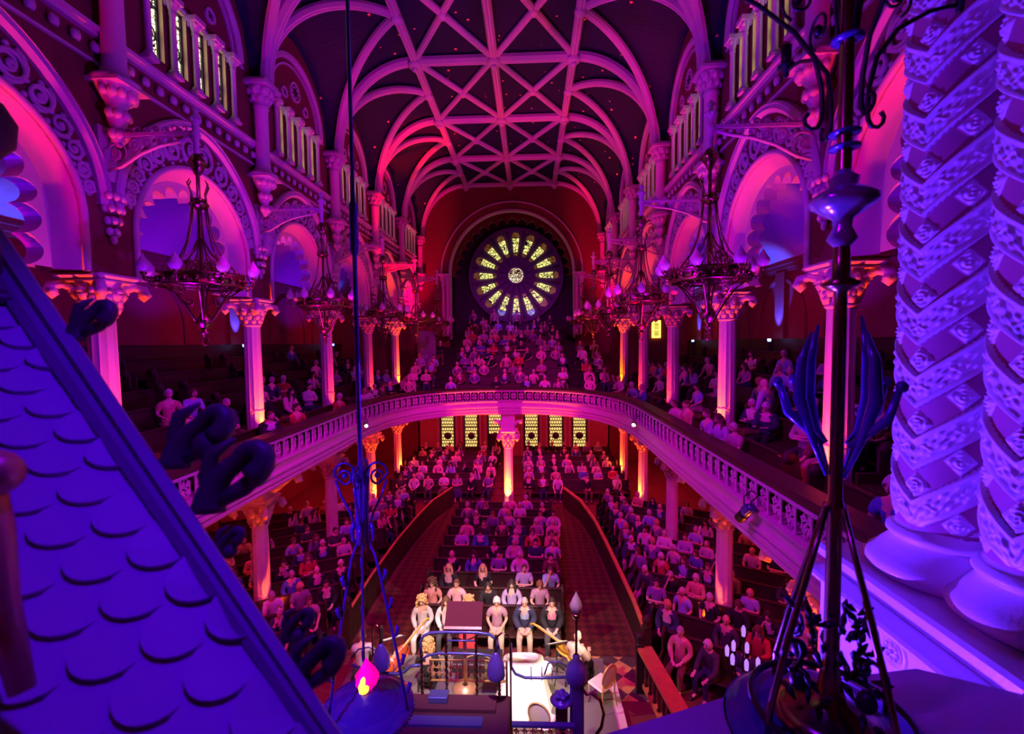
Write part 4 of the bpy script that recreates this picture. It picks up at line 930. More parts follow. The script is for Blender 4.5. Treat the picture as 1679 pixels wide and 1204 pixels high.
def build_person(pose, stand=False, lean=0.0, turn=0.0):
    P = POSES[pose]; nm = ('standing_' if stand else 'seated_') + pose
    if stand:
        up = .42; hip = [(.09, 0, .90), (.11, -.02, .50), (.11, .03, .09), (.12, -.10, .04)]
    else:
        up = 0; hip = [(.10, .02, .50), (.13, -.42, .53), (.13, -.40, .10), (.14, -.54, .05)]
    def L(y, z): return (0, y - lean * (z - .5), z + up)
    V = [L(.04, .53), L(.06, .72), L(.05, .92), L(.04, 1.04), L(.03, 1.13)]
    E = [(0, 1), (1, 2), (2, 3), (3, 4)]; Rr = [(.15, .11), (.13, .10), (.155, .11), (.11, .085), (.05, .052)]
    hc = Vector(L(.0, 1.245)); V.append(tuple(hc - Vector((0, -.02, .05)))); E.append((4, 5)); Rr.append((.055, .06))
    arms = []
    for i, s in enumerate((-1, 1)):
        a = len(V); el = P['el'][i]; wr = P['wr'][i]; hd = P['hd'][i]
        if stand and pose == 'lap': el = (.23, .04, .80); wr = (.22, -.06, .56); hd = (0, -.1, -1)
        V += [(s * .165, .05 - lean * .5, 1.02 + up), (s * el[0], el[1] - lean * .3, el[2] + up), (s * wr[0], wr[1] - lean * .2, wr[2] + up)]
        E += [(3, a), (a, a + 1), (a + 1, a + 2)]; Rr += [.062, .042, .028]; arms.append((a, a + 1, a + 2))
        hand(V, E, Rr, a + 2, (s * hd[0], hd[1], hd[2]), s)
    legs = []
    for s in (-1, 1):
        a = len(V); V += [(s * p[0], p[1], p[2]) for p in hip]; E += [(0, a), (a, a + 1), (a + 1, a + 2), (a + 2, a + 3)]; Rr += [.085, .058, .04, (.04, .03)]; legs.append(a)
    mats = (M_skin, M_eye, M_lip)
    body = skin_mesh('body_' + nm, V, E, Rr, 1, head_extra(hc, turn), mats)
    out = dict(body=body, hc=hc)
    T = [0, 1, 2, 3]
    def garment(name, sleeve, infl, dele=None, skirt=False):
        v = [V[i] for i in T] + [L(.035, 1.095)]; e = [(0, 1), (1, 2), (2, 3), (3, 4)]; r = [(Rr[i][0] + infl, Rr[i][1] + infl) for i in T] + [(.062 + infl, .058 + infl)]
        r[3] = (.13 + infl, .09 + infl)
        for (a, b_, c) in arms:
            n_ = len(v); A, B, C_ = Vector(V[a]), Vector(V[b_]), Vector(V[c])
            v.append(tuple(A)); e.append((3, n_)); r.append(.068 + infl)
            v.append(tuple(A.lerp(B, .75 if sleeve == 'short' else 1))); e.append((n_, n_ + 1)); r.append(.058 + infl)
            if sleeve == 'long': v.append(tuple(B.lerp(C_, .9))); e.append((n_ + 1, n_ + 2)); r.append(.038 + infl)
        return skin_mesh(name + '_' + nm, v, e, r, 1, None, (M_cloth,), dele)
    out['short'] = garment('shirt_short', 'short', .014)
    out['long'] = garment('shirt_long', 'long', .014)
    out['jacket'] = garment('jacket', 'long', .034, dele=lambda c: abs(c.x) < .10 * (c.z - up - .55) / .5 and c.y < .02 and c.z - up > .62)
    v = [V[0]]; e = []; r = [(.165, .125)]
    for a in legs:
        n_ = len(v); A = Vector(V[a]); K = Vector(V[a + 1]); F = Vector(V[a + 2])
        v += [tuple(A), tuple(K), tuple(K.lerp(F, .97))]; e += [(0, n_), (n_, n_ + 1), (n_ + 1, n_ + 2)]; r += [.105, .078, .06]
    out['trousers'] = skin_mesh('trousers_' + nm, v, e, r, 1, None, (M_cloth,))
    sk = MB()
    if stand: sk.lathe([(.16, .98), (.18, .85), (.22, .5), (.24, .42)], seg=16)
    else:
        for (y0, y1, z0, z1) in ((.12, -.50, .66, .64),):
            prof = [(-.19, .36), (-.20, .60), (-.12, .64), (.12, .64), (.20, .60), (.19, .36)]
            vs = []
            for yy, dz in ((.14, .06), (-.1, .03), (-.45, .0), (-.52, -.05)): vs += [(x, yy, z + dz) for x, z in prof]
            sk.add(vs, [(6 * i + j, 6 * i + j + 1, 6 * i + j + 7, 6 * i + j + 6) for i in range(3) for j in range(5)] + [tuple(range(18, 24))], 0, True)
    out['skirt'] = sk.mesh('skirt_' + nm, [M_cloth])
    sh = MB()
    for s in (-1, 1):
        p = hip[3]; an = hip[2]; sh.blob((s * p[0], (p[1] + an[1]) / 2 - .0, .045), (.05, .14, .05), 8, 6)
    out['shoes'] = sh.mesh('shoes_' + nm, [M_shoe])
    M = Matrix.Rotation(turn, 4, 'X')
    def hairm(kind):
        b = MB()
        def shell(r, zmin, back, fr, fn=None):
            n_ = 16; vs = []; rows = 8
            for j in range(rows + 1):
                for i in range(n_):
                    a = 2 * PI * i / n_; front = max(0, -math.sin(a)); zlow = zmin * (1 - front) + fr * front
                    ph = (PI / 2) * (1 - 0) * j / rows; 
                    cz = math.cos(j / rows * math.acos(max(-.95, min(.95, zlow)))); sz = math.sqrt(max(0, 1 - cz * cz))
                    k = 1 + (fn(a, cz) if fn else 0)
                    vs.append((r[0] * sz * math.cos(a) * k, r[1] * sz * math.sin(a) * k + .006, r[2] * cz * k))
            b.add([hc + M @ Vector(p) for p in vs], [(j * n_ + i, j * n_ + (i + 1) % n_, (j + 1) * n_ + (i + 1) % n_, (j + 1) * n_ + i) for j in range(rows) for i in range(n_)], 0, True)
        if kind == 'crop': shell((.086, .108, .130), -.25, 0, .55)
        if kind == 'side':
            shell((.084, .106, .124), -.35, 0, .75)
        if kind == 'bob': shell((.098, .120, .140), -.72, 0, .50, lambda a, z: .05 * math.sin(5 * a)); 
        if kind == 'long':
            shell((.095, .118, .136), -.6, 0, .50)
            for i in range(9):
                a = -.25 + (PI + .5) * i / 8; x, y = .088 * math.cos(a), .10 * math.sin(a) + .005
                b.tube([hc + M @ Vector((x, y, .02)), hc + M @ Vector((x * 1.15, y * 1.2, -.12)), hc + Vector((x * 1.2, y * 1.15 + .01, -.22)), hc + Vector((x * 1.0, y + .02, -.31))], [.03, .036, .034, .015], 6)
        if kind == 'curly':
            shell((.115, .125, .150), -.6, 0, .50, lambda a, z: .10 * math.sin(7 * a + 9 * z))
            rnd = random.Random(3)
            for i in range(46):
                a = rnd.uniform(-.5, PI + .5); z = rnd.uniform(-.18, .13); q = 1.15 if z < 0 else .95
                b.blob(tuple(hc + Vector((.115 * q * math.cos(a), .115 * q * math.sin(a), z))), rnd.uniform(.022, .04), 6, 4)
            for i in range(12):
                a = rnd.uniform(0, 2 * PI); b.blob(tuple(hc + Vector((.07 * math.cos(a), .07 * math.sin(a), .13))), .035, 6, 4)
        return b.mesh('hair_%s_%s' % (kind, nm), [M_hair])
    for kd in ('crop', 'side', 'bob', 'long', 'curly'): out['hair_' + kd] = hairm(kd)
    return out
PROTO = {}
for i, (ps, ln, tn) in enumerate((('lap', .02, .12), ('crossed', .0, 0), ('chin', .16, .15), ('program', .06, .3), ('knees', .22, -.05))):
    PROTO[ps] = build_person(ps, False, ln, tn)
PROTO['stand'] = build_person('lap', True, 0, .05); PROTO['standcross'] = build_person('crossed', True, 0, 0)
COL = {'white': (.72, .70, .70), 'pale pink': (.72, .42, .48), 'pink': (.70, .25, .38), 'light blue': (.35, .45, .75), 'blue': (.10, .16, .48), 'navy': (.03, .035, .09), 'black': (.015, .015, .02),
       'dark grey': (.06, .06, .07), 'grey': (.26, .25, .27), 'light grey': (.52, .50, .50), 'lavender': (.45, .35, .62), 'purple': (.22, .10, .35), 'red': (.5, .04, .05), 'salmon': (.62, .28, .22),
       'teal': (.06, .30, .36), 'brown': (.16, .08, .05), 'beige': (.55, .46, .34), 'orange': (.6, .2, .04), 'mauve': (.42, .25, .35), 'olive': (.2, .18, .08), 'dark green': (.04, .10, .05)}
HAIR = {'grey': (.42, .40, .40), 'white': (.75, .72, .68), 'brown': (.12, .06, .03), 'dark': (.025, .018, .015), 'blonde': (.62, .42, .16), 'silver': (.6, .58, .58), 'auburn': (.22, .07, .03)}
SK = [(.70, .42, .33), (.75, .48, .38), (.62, .36, .27), (.66, .40, .30), (.34, .18, .12)]
def prt(name, mesh, parent, colr=None):
    o = bpy.data.objects.new(name, mesh); col.objects.link(o); o.parent = parent
    if colr: o.color = (*colr, 1)
    return o
NP = [0]
def person(x, y, z, face, pose, hair, hcol, top, tcol, bcol, where, group=None, skirt=False, inner=None, sc_=1.0, label=None, skin=None):
    P = PROTO[pose]; r = random.Random(NP[0] * 13 + 5); NP[0] += 1
    sk = skin or SK[r.choice((0, 0, 1, 1, 2, 3, 3, 0))]
    o = bpy.data.objects.new('person', P['body']); col.objects.link(o); o.location = (x, y, z); o.rotation_euler = (0, 0, face); o.scale = (sc_,) * 3
    o.color = (*sk, 1)
    if hair: prt('hair', P['hair_' + hair], o, HAIR[hcol])
    g = {'short': 'shirt', 'long': 'shirt', 'jacket': 'jacket'}[top]
    if top == 'jacket': prt('shirt', P['long'], o, COL[inner or 'white'])
    prt(g, P[top], o, COL[tcol]); prt('skirt' if skirt else 'trousers', P['skirt' if skirt else 'trousers'], o, COL[bcol]); prt('shoes', P['shoes'], o)
    gt = {'short': 'tee', 'long': 'shirt', 'jacket': 'jacket'}[top]
    ht = ('bald head' if not hair else {'crop': 'short %s hair', 'side': '%s hair', 'bob': '%s bob', 'long': 'long %s hair', 'curly': 'curly %s hair'}[hair] % hcol)
    lab = label or 'person in %s %s, %s, %s' % (tcol, gt, ht, where)
    tag(o, lab, 'person', group)
    return o
def in_view(x, y, z):
    v = Vector((x, y, z)) - Vector((1.1812, 0, 7.75)); d = v.dot(_f)
    if d < 1: return False
    u, w_ = 839.5 + 753.26 * v.dot(_r) / d, 602 - 753.26 * v.dot(_u) / d
    if u < 175 or u > 1500 or w_ > 1230: return False
    if w_ > 560 and u < 180 + (w_ - 650) * .66: return False      # behind the canopy roof
    if w_ > 860 and u > 1330: return False                         # behind the ledge and lamp foot
    return True
FAR = []; CROWD_Y = (25.0, 26.2)
def rnd_person(x, y, z, face, where, group, r, pal='mix', pose=None):
    if not in_view(x, y, z + 1.2): return
    if z > 4 and abs(x - 6.2) < .85 and abs(y - 20.62) < .95: return
    if not free(x + .42 * math.sin(face), y - .42 * math.cos(face), .45): return
    if 'under balcony' in where and y > CROWD_Y[0] or 'far balcony tier' in where and y > CROWD_Y[1]: crowd = True
    else: crowd = False
    hair, hcol = r.choice([('side', 'grey'), ('side', 'silver'), ('crop', 'brown'), ('crop', 'dark'), ('bob', 'brown'), ('bob', 'silver'), ('crop', 'grey'), (None, 'grey'), ('bob', 'blonde'), ('long', 'brown'), ('crop', 'silver'), ('long', 'dark'), ('side', 'grey')])
    top = r.choice(['short', 'long', 'long', 'short', 'jacket'])
    tcol = r.choice(['white', 'white', 'pale pink', 'light blue', 'lavender', 'light grey', 'navy', 'black', 'grey', 'blue', 'salmon', 'red', 'mauve', 'light blue', 'black', 'dark grey', 'purple', 'beige']) if top != 'jacket' else r.choice(['navy', 'black', 'dark grey', 'brown'])
    bcol = r.choice(['navy', 'black', 'dark grey', 'beige', 'brown', 'black'])
    (crowd_person if crowd else person)(x, y, z, face + r.uniform(-.25, .25), pose or r.choice(['lap', 'lap', 'crossed', 'chin', 'program', 'knees', 'lap', 'crossed']), hair, hcol, top, tcol, bcol, where, group, skirt=(hair in ('bob', 'long') and r.random() < .35), inner=r.choice(['white', 'light blue', 'pale pink']), sc_=r.uniform(.94, 1.04))
CR = dict(v=[], f=[], m=[], n=0); CMAT = {}
def cmat(key, c):
    if key not in CMAT: CMAT[key] = (len(CMAT), mat('crowd_' + key.replace(' ', '_'), c, .8, 0, .05, 20))
    return CMAT[key][0]
def crowd_person(x, y, z, face, pose, hair, hcol, top, tcol, bcol, where, group=None, skirt=False, inner=None, sc_=1.0):
    P = PROTO[pose]; M = np.array(Matrix.Translation((x, y, z)) @ Matrix.Rotation(face, 4, 'Z') @ Matrix.Scale(sc_, 4))
    NP[0] += 1
    for me, key, c in ((P['body'], 'skin', (.68, .42, .33)), (P[top], tcol, COL[tcol]), (P['trousers'], bcol, COL[bcol]), (P['hair_' + hair] if hair else None, 'hair ' + hcol, HAIR[hcol]), (P['long'] if top == 'jacket' else None, inner, COL[inner])):
        if me is None: continue
        co = np.empty(len(me.vertices) * 3); me.vertices.foreach_get('co', co); co = co.reshape(-1, 3) @ M[:3, :3].T + M[:3, 3]
        n_ = CR['n']; CR['v'].append(co); CR['n'] += len(co); mi = cmat(key, c)
        for p in me.polygons: CR['f'].append([i + n_ for i in p.vertices])
        CR['m'] += [mi] * len(me.polygons)
# ---- pews
def pew_mesh(L):
    d = {}
    b = MB(); b.bbox(-L / 2, L / 2, -.22, .22, .40, .45, .01); d['seat'] = b.mesh('pew_seat', [M_wood])
    b = MB(); M = Matrix.Rotation(-.12, 4, 'X'); b.box(-L / 2, L / 2, .20, .24, .02, .94, M=M); b.bbox(-L / 2, L / 2, .17, .27, .92, .98, .015, M=M)
    b.box(-L / 2, L / 2, .28, .36, .66, .69, M=M)
    d['backrest'] = b.mesh('pew_back', [M_wood])
    b = MB(); b.bbox(-.03, .03, -.27, .33, 0, .62, .015); b.bbox(-.03, .03, .05, .36, .6, 1.0, .015); b.tube([(-.035, .2, .98), (.035, .2, .98)], .12, 12); d['end_panel'] = b.mesh('pew_end', [M_wood])
    return d
PEWM = {}
def pew(x, y, z, L, face, label, group):
    key = round(L, 1)
    if key not in PEWM: PEWM[key] = pew_mesh(key)
    r = empty('pew', (x, y, z), face, label, 'pew', group); d = PEWM[key]
    prt('seat', d['seat'], r); prt('backrest', d['backrest'], r)
    for s in (-1, 1): e = prt('end_panel', d['end_panel'], r); e.location = (s * key / 2, 0, 0)
    return r
COLS = [(sx * 6.2, yy) for sx in (-1, 1) for yy in YK] + [(.13, 20.95)]
def free(x, y, d=.5): return all((x - a) ** 2 + (y - b_) ** 2 > d * d for a, b_ in COLS)
# central block, the rows the platform light reaches are set by hand
for i in range(10): pew(0.05, 11.25 + .86 * i, 0, 3.9 if i else 3.6, 0, 'dark wooden pew of the central block, %s row from the platform' % ORD[i], 'central pews')
CB = 'central pews'
R0 = [(-1.62, 'lap', 'curly', 'blonde', 'long', 'light grey', 'white', 'person with big blonde curls in light grey shirt and white trousers, front row far left'),
 (-1.0, 'lap', 'long', 'brown', 'long', 'white', 'dark grey', 'person with long brown hair in white top, front row, second from left'),
 (-.42, 'lap', 'curly', 'blonde', 'long', 'red', 'red', 'person with short blonde curls in red dress behind the reading desk, front row'),
 (.28, 'lap', 'bob', 'white', 'short', 'mauve', 'beige', 'person with white hair in mauve top and beige trousers, front row centre'),
 (.98, 'lap', 'side', 'grey', 'jacket', 'navy', 'beige', 'person in navy jacket, light blue shirt and beige trousers, front row'),
 (1.66, 'lap', 'crop', 'dark', 'jacket', 'black', 'dark grey', 'person in black suit and pink shirt with folded hands, front row far right')]
for i, (x, ps, h, hc_, tp, tc_, bc, lb) in enumerate(R0):
    person(x, 11.22, 0, 0, ps, h, hc_, tp, tc_, bc, '', None, skirt=(i == 2), inner=('light blue' if i == 4 else 'pink'), label=lb)
ROWS = [
 [(-1.55, 'lap', 'curly', 'brown', 'short', 'salmon'), (-.88, 'lap', 'crop', 'brown', 'long', 'pale pink'), (0.0, 'knees', 'bob', 'dark', 'short', 'black'), (.62, 'lap', 'long', 'dark', 'long', 'lavender'), (1.38, 'program', 'bob', 'auburn', 'short', 'mauve')],
 [(-1.25, 'lap', 'long', 'blonde', 'jacket', 'black'), (-.25, 'lap', 'long', 'blonde', 'short', 'black'), (.95, 'crossed', 'crop', 'brown', 'short', 'lavender'), (1.7, 'chin', 'crop', 'brown', 'short', 'light blue')],
 [(-1.3, 'lap', None, 'grey', 'short', 'black'), (-.62, 'lap', 'long', 'dark', 'long', 'blue'), (.15, 'crossed', 'crop', 'dark', 'short', 'purple'), (.8, 'lap', 'side', 'silver', 'long', 'white'), (1.75, 'knees', 'crop', 'dark', 'short', 'brown')],
 [(-.05, 'lap', 'crop', 'dark', 'short', 'black'), (.6, 'lap', 'side', 'grey', 'jacket', 'light grey'), (1.3, 'crossed', 'crop', 'dark', 'short', 'navy'), (1.85, 'lap', 'crop', 'brown', 'short', 'lavender')],
 [(-1.25, 'crossed', 'side', 'grey', 'short', 'lavender'), (-.6, 'program', 'bob', 'dark', 'jacket', 'teal'), (.62, 'lap', None, 'grey', 'jacket', 'navy'), (1.2, 'lap', 'bob', 'brown', 'long', 'red'), (1.85, 'chin', 'crop', 'brown', 'long', 'salmon')],
 [(-1.2, 'lap', 'bob', 'grey', 'long', 'pink'), (-.55, 'knees', 'crop', 'brown', 'short', 'dark grey'), (.1, 'lap', 'bob', 'brown', 'short', 'olive'), (.7, 'lap', 'crop', 'grey', 'jacket', 'navy'), (1.35, 'crossed', 'side', 'silver', 'short', 'mauve'), (1.95, 'lap', 'side', 'silver', 'short', 'pale pink')],
 [(-.95, 'lap', 'side', 'silver', 'jacket', 'black'), (-.3, 'knees', 'bob', 'auburn', 'short', 'purple'), (.3, 'lap', 'bob', 'blonde', 'long', 'lavender'), (1.5, 'lap', 'crop', 'brown', 'short', 'lavender'), (2.0, 'lap', 'crop', 'dark', 'long', 'white')],
 [(-1.4, 'lap', 'bob', 'grey', 'long', 'grey'), (-.7, 'crossed', 'bob', 'auburn', 'short', 'black'), (.1, 'lap', 'side', 'silver', 'long', 'lavender'), (.7, 'crossed', 'side', 'silver', 'short', 'white'), (1.6, 'lap', 'side', 'grey', 'long', 'black')],
 [(-.9, 'program', 'crop', 'dark', 'long', 'purple'), (.3, 'lap', 'crop', 'grey', 'long', 'pink'), (.95, 'lap', 'bob', 'grey', 'long', 'lavender')],
]
for ri, row in enumerate(ROWS):
    for si, (x, ps, h, hc_, tp, tc_) in enumerate(row):
        person(x, 12.08 + .86 * ri, 0, 0, ps, h, hc_, tp, tc_, ('black', 'navy', 'beige', 'dark grey')[(ri + si) % 4], '%s from left, %s central row' % (ORD[si], ORD[ri + 1]), CB, inner='pale pink')
# blue reserved-seat cards on the empty places
b = MB(); b.box(-.13, .13, -.01, .01, 0, .16); mc = b.mesh('card', [mat('blue_card', (.10, .10, .8), .5, emit=None)])
for i, (x, y) in enumerate(((-.55, 17.7), (.25, 17.7), (.62, 17.7), (.9, 19.3), (.75, 16.9), (1.0, 16.0))):
    o = prt('seat_card', mc, None); o.location = (x, y - .1, .75); tag(o, 'blue card on an empty central pew, %s by %s' % (('left', 'middle', 'right', 'rear right', 'front', 'lowest')[i], ('the rear pair', 'the rear pair', 'the rear trio', 'the last pew', 'the right end', 'the aisle end')[i]), 'card', 'blue cards on the central pews')
# side blocks on the hall floor, rows turned towards the platform
rr = random.Random(11)
for s in (-1, 1):
    ang = s * .50; dirv = Vector((s * math.cos(.50), -math.sin(.50)))
    for i in range(12):
        x0, y0 = s * 4.15, 10.35 + .98 * i
        if y0 > 21: break
        nrm = 6.6 if i < 2 else 7.4; sec = nrm
        cx_, cy_ = x0 + dirv.x * sec / 2, y0 + dirv.y * sec / 2
        pew(cx_, cy_, 0, sec, -ang, 'dark wooden pew of the %s side block, %s row from the platform' % (SIDE[s], ORD[i]), 'side pews on the hall floor')
        n_ = 0
        for j in range(int(sec / .66)):
            x = x0 + dirv.x * (.4 + .66 * j); y = y0 + dirv.y * (.4 + .66 * j)
            if abs(x) > 9.6 or y < 7.6 or not free(x, y, .45): continue
            if s < 0 and (i < 2 and j > 1): continue
            if rr.random() < (.12 if j < 5 else .38): continue
            rnd_person(x, y, 0, -ang + rr.uniform(-.1, .1) - s * .15, '%s seat, %s row, %s side block' % (ORD[j], ORD[i], SIDE[s]), 'audience in the %s side block' % SIDE[s], rr); n_ += 1
# rear block below the far balcony
for i in range(7):
    y = 22.2 + .98 * i
    for s in (-1, 1):
        pew(s * 3.4, y, .05 * i, 5.0, 0, 'dark wooden pew under the far balcony, %s half, %s row' % (SIDE[s], ORD[i]), 'pews under the far balcony')
        for j in range(7):
            x = s * (1.0 + .72 * j) + rr.uniform(-.06, .06)
            if rr.random() < .22 or not free(x, y, .4): continue
            rnd_person(x, y, .05 * i, 0, '%s %s of middle, %s row under balcony' % (ORD[j], SIDE[s], ORD[i]), 'audience under the far balcony', rr)
m = MB()
for i in range(7): m.box(-6, 6, 21.9 + .98 * i, 29.9, 0, .05 * i + .001)
struct('floor_rear_tiers', m, M_carpet)
# far balcony tiers
stuffb = MB()
for i in range(11):
    y = 22.1 + .85 * i; z = 4.80 + .34 * i
    w_ = 4.4 if y < 29 else 3.9
    pew(0, y, z, 5.8, 0, 'dark pew across the middle of the far balcony, %s tier' % ORD[i], 'far balcony pews')
    for j in range(8):
        x = -2.65 + .74 * j + rr.uniform(-.08, .08) + (.3 if i % 2 else 0)
        if rr.random() < .20 + (.15 if i > 8 else 0): continue
        rnd_person(x, y, z, 0, '%s from left, %s far balcony tier' % (ORD[j], ORD[i]), 'audience on the far balcony', rr, pose=('stand' if (i > 8 and rr.random() < .3) else None))
    if y < 27:
        for s in (-1, 1):
            for j in range(2 if i else 2):
                x = s * (4.05 + .75 * j) + rr.uniform(-.05, .05)
                if rr.random() < .25 or not free(x, y, .85): continue
                rnd_person(x, y, z if abs(x) < 4.9 else max(z, 4.72), s * -.1, '%s past %s stairs, %s far balcony tier' % (ORD[j], SIDE[s], ORD[i]), 'audience on the far balcony', rr)
# side balconies: rows parallel to the rail, people turned to the front
for s in (-1, 1):
    for i in range(6):
        x = s * (5.6 + .9 * i) if i else s * 5.45; z = 4.72 + .33 * i
        for k in range(5):
            yc = (YK[k] + YK[k + 1]) / 2; Lw = 3.5
            pew(x, yc, z, Lw, -s * PI / 2 * 1.0, 'dark pew of the %s balcony, %s tier, %s bay from the front' % (SIDE[s], ORD[i], ORD[k]), 'side balcony pews')
            for j in range(5):
                y = yc - 1.45 + .72 * j
                dens_ = (.62, .55, .5, .28, .12, .06)[i]
                if k == 0: dens_ *= .75
                if rr.random() > dens_ or not free(x, y, .7): continue
                rnd_person(x, y, z, -s * (PI / 2 - .45), '%s seat, %s bay, %s tier, %s balcony' % (ORD[j], ORD[k], ORD[i], SIDE[s]), 'audience on the %s balcony' % SIDE[s], rr)
person(6.75, 11.15, 5.05, -2.6, 'stand', None, 'grey', 'long', 'lavender', 'dark grey', '', label='person in pale lavender shirt standing beside the second right balcony column, back turned')
person(7.2, 6.35, 5.38, -.9, 'standcross', 'crop', 'brown', 'long', 'white', 'black', '', label='person in white shirt with folded arms, near end of right balcony')
person(-9.4, 9.4, 6.1, .9, 'stand', 'crop', 'dark', 'long', 'navy', 'black', '', label='person in dark clothes standing against the left aisle wall')
print('people', NP[0])

if CR['n']:
    me = bpy.data.meshes.new('seated_crowd'); me.from_pydata(np.concatenate(CR['v']).tolist(), [], CR['f'])
    for k_, (i_, mm_) in sorted(CMAT.items(), key=lambda t: t[1][0]): me.materials.append(mm_)
    me.polygons.foreach_set('material_index', CR['m']); me.polygons.foreach_set('use_smooth', [True] * len(CR['m'])); me.update()
    o = bpy.data.objects.new('seated_crowd', me); col.objects.link(o)
    tag(o, 'farthest rows of the audience, at the back of and below the far balcony', 'crowd', None, 'stuff')
print('individual', len([o for o in bpy.data.objects if o.name.startswith('person')]))
# ================================================================== barriers, platform, musicians
def barrier(pts, label, z0=0):
    root = empty('aisle_barrier', (pts[0][0], pts[0][1], 0), 0, label, 'barrier'); off = -root.location
    m = MB(); P = dens(pts, .3); vs = []
    for i, p in enumerate(P):
        T = (P[min(i + 1, len(P) - 1)] - P[max(0, i - 1)]).normalized(); N_ = Vector((T.y, -T.x)) * .03
        vs += [(p.x - N_.x, p.y - N_.y, 0), (p.x - N_.x, p.y - N_.y, .86), (p.x + N_.x, p.y + N_.y, .86), (p.x + N_.x, p.y + N_.y, 0)]
    n_ = len(P); m.add(vs, [(4 * i + j, 4 * i + j + 1, 4 * i + j + 5, 4 * i + j + 4) for i in range(n_ - 1) for j in range(3)], 0)
    for i, p in enumerate(P): m.box(p.x - .035, p.x + .035, p.y - .035, p.y + .035, .05, .84)
    m.obj('panel', M_wood, root, off)
    c = MB(); c.tube([(p.x, p.y, .90) for p in P], .07, 8, flat=.6); c.obj('cap', M_orail, root, off)
    k = MB(); q = P[0]; k.box(q.x - .09, q.x + .09, q.y - .09, q.y + .09, 0, 1.05); k.lathe([(.1, 1.05), (.12, 1.08), (.06, 1.12), (.10, 1.18), (.11, 1.26), (.05, 1.34), (0, 1.36)], (q.x, q.y, 0), 12); k.obj('newel', M_wood, root, off)
barrier([(3.85, 10.55), (3.86, 12), (3.80, 13.5), (3.72, 15.5), (3.60, 17.5), (3.3, 19.6), (2.7, 21.4)], 'curved wooden barrier with honey coloured cap along the right aisle')
barrier([(-3.55, 11.2), (-3.6, 13), (-3.55, 15.5), (-3.4, 17.5), (-3.15, 19.6), (-2.6, 21.4)], 'curved wooden barrier with honey coloured cap along the left aisle')
# turned balustrade with sloping rail, right of the platform
r = empty('stair_rail', (3.5, 9.9, 0), 0, 'honey coloured sloping rail with dark turned balusters, right of the platform', 'railing'); off = -r.location
a_, b_ = Vector((3.62, 9.85, 1.06)), Vector((3.88, 7.8, 1.06)); m = MB()
T = (b_ - a_).normalized(); S = Vector((-T.y, T.x, 0))
for w0, w1, z in ((-.16, .10, 0), (.10, .17, -.03)): m.add([a_ + S * w0, b_ + S * w0, b_ + S * w1, a_ + S * w1] + [p - Vector((0, 0, .07)) for p in (a_ + S * w0, b_ + S * w0, b_ + S * w1, a_ + S * w1)], [(0, 1, 2, 3), (4, 7, 6, 5), (0, 4, 5, 1), (2, 6, 7, 3), (0, 3, 7, 4), (1, 5, 6, 2)])
m.obj('rail_board', M_orail, r, off)
m = MB(); m.add([a_ + S * -.05 - Vector((0, 0, .92)), b_ + S * -.05 - Vector((0, 0, .92)), b_ + S * .05 - Vector((0, 0, .92)), a_ + S * .05 - Vector((0, 0, .92)), a_ + S * -.05 - Vector((0, 0, .82)), b_ + S * -.05 - Vector((0, 0, .82)), b_ + S * .05 - Vector((0, 0, .82)), a_ + S * .05 - Vector((0, 0, .82))], [(0, 3, 2, 1), (4, 5, 6, 7), (0, 1, 5, 4), (1, 2, 6, 5), (2, 3, 7, 6), (3, 0, 4, 7)]); m.obj('bottom_rail', M_orail, r, off)
for i in range(9):
    p = a_.lerp(b_, (i + .5) / 9); m = MB(); m.lathe([(.03, .22), (.045, .26), (.02, .32), (.04, .5), (.045, .58), (.018, .68), (.035, .85), (.02, .98)], (p.x, p.y, 0), 8); m.obj('baluster', M_wood, r, off)
m = MB(); m.box(3.45, 3.61, 9.8, 9.96, 0, 1.12); m.lathe([(.1, 1.12), (.07, 1.16), (.10, 1.22), (.10, 1.3), (.04, 1.36), (0, 1.38)], (3.53, 9.88, 0), 12); m.obj('newel', M_iron, r, off)

# the ark platform block and its railing
m = MB(); m.bbox(-1.15, .82, 5.2, 7.12, .14, 2.08, .03); m.box(-1.05, .6, 6.72, 7.02, 2.08, 2.14); m.box(-.95, .42, 6.45, 6.62, 2.08, 2.12, 1)
o = m.obj('platform_pulpit', [M_plum, M_blue]); tag(o, 'plum coloured raised pulpit block below the reading desk', 'pulpit')
m = MB(); m.bbox(-.46, -.16, 6.82, 7.0, 2.14, 2.24, .01); o = m.obj('book_box', M_blue); tag(o, 'small blue lidded box lying on the pulpit ledge', 'box')
rl = empty('pulpit_railing', (0, 7.0, 2.1), 0, 'purple and gilt bent tube railing with twisted posts around the reading desk', 'railing'); off = -rl.location
def tw(mb, x, y, z0, z1, r=.022): mb.tube([(x + .006 * math.cos(i * 1.6), y + .006 * math.sin(i * 1.6), z0 + (z1 - z0) * i / 40) for i in range(41)], [r * (1 + .25 * math.sin(i * 1.6)) for i in range(41)], 6)
for x in (-.60, -.20, .28, .64): m = MB(); tw(m, x, 7.02, 2.08, 2.74 if abs(x) > .4 else 3.14); m.blob((x, 7.02, 2.78), .035, 8, 5); m.obj('post', M_brass, rl, off)
m = MB(); m.tube([(-.60, 7.02, 2.75), (-.61, 7.02, 3.0), (-.56, 7.02, 3.1), (-.45, 7.02, 3.15), (-.2, 7.02, 3.17), (.3, 7.02, 3.17), (.5, 7.02, 3.14), (.6, 7.02, 3.06), (.64, 7.02, 2.9), (.64, 7.02, 2.7)], .024, 8); m.obj('top_rail', M_blue, rl, off)
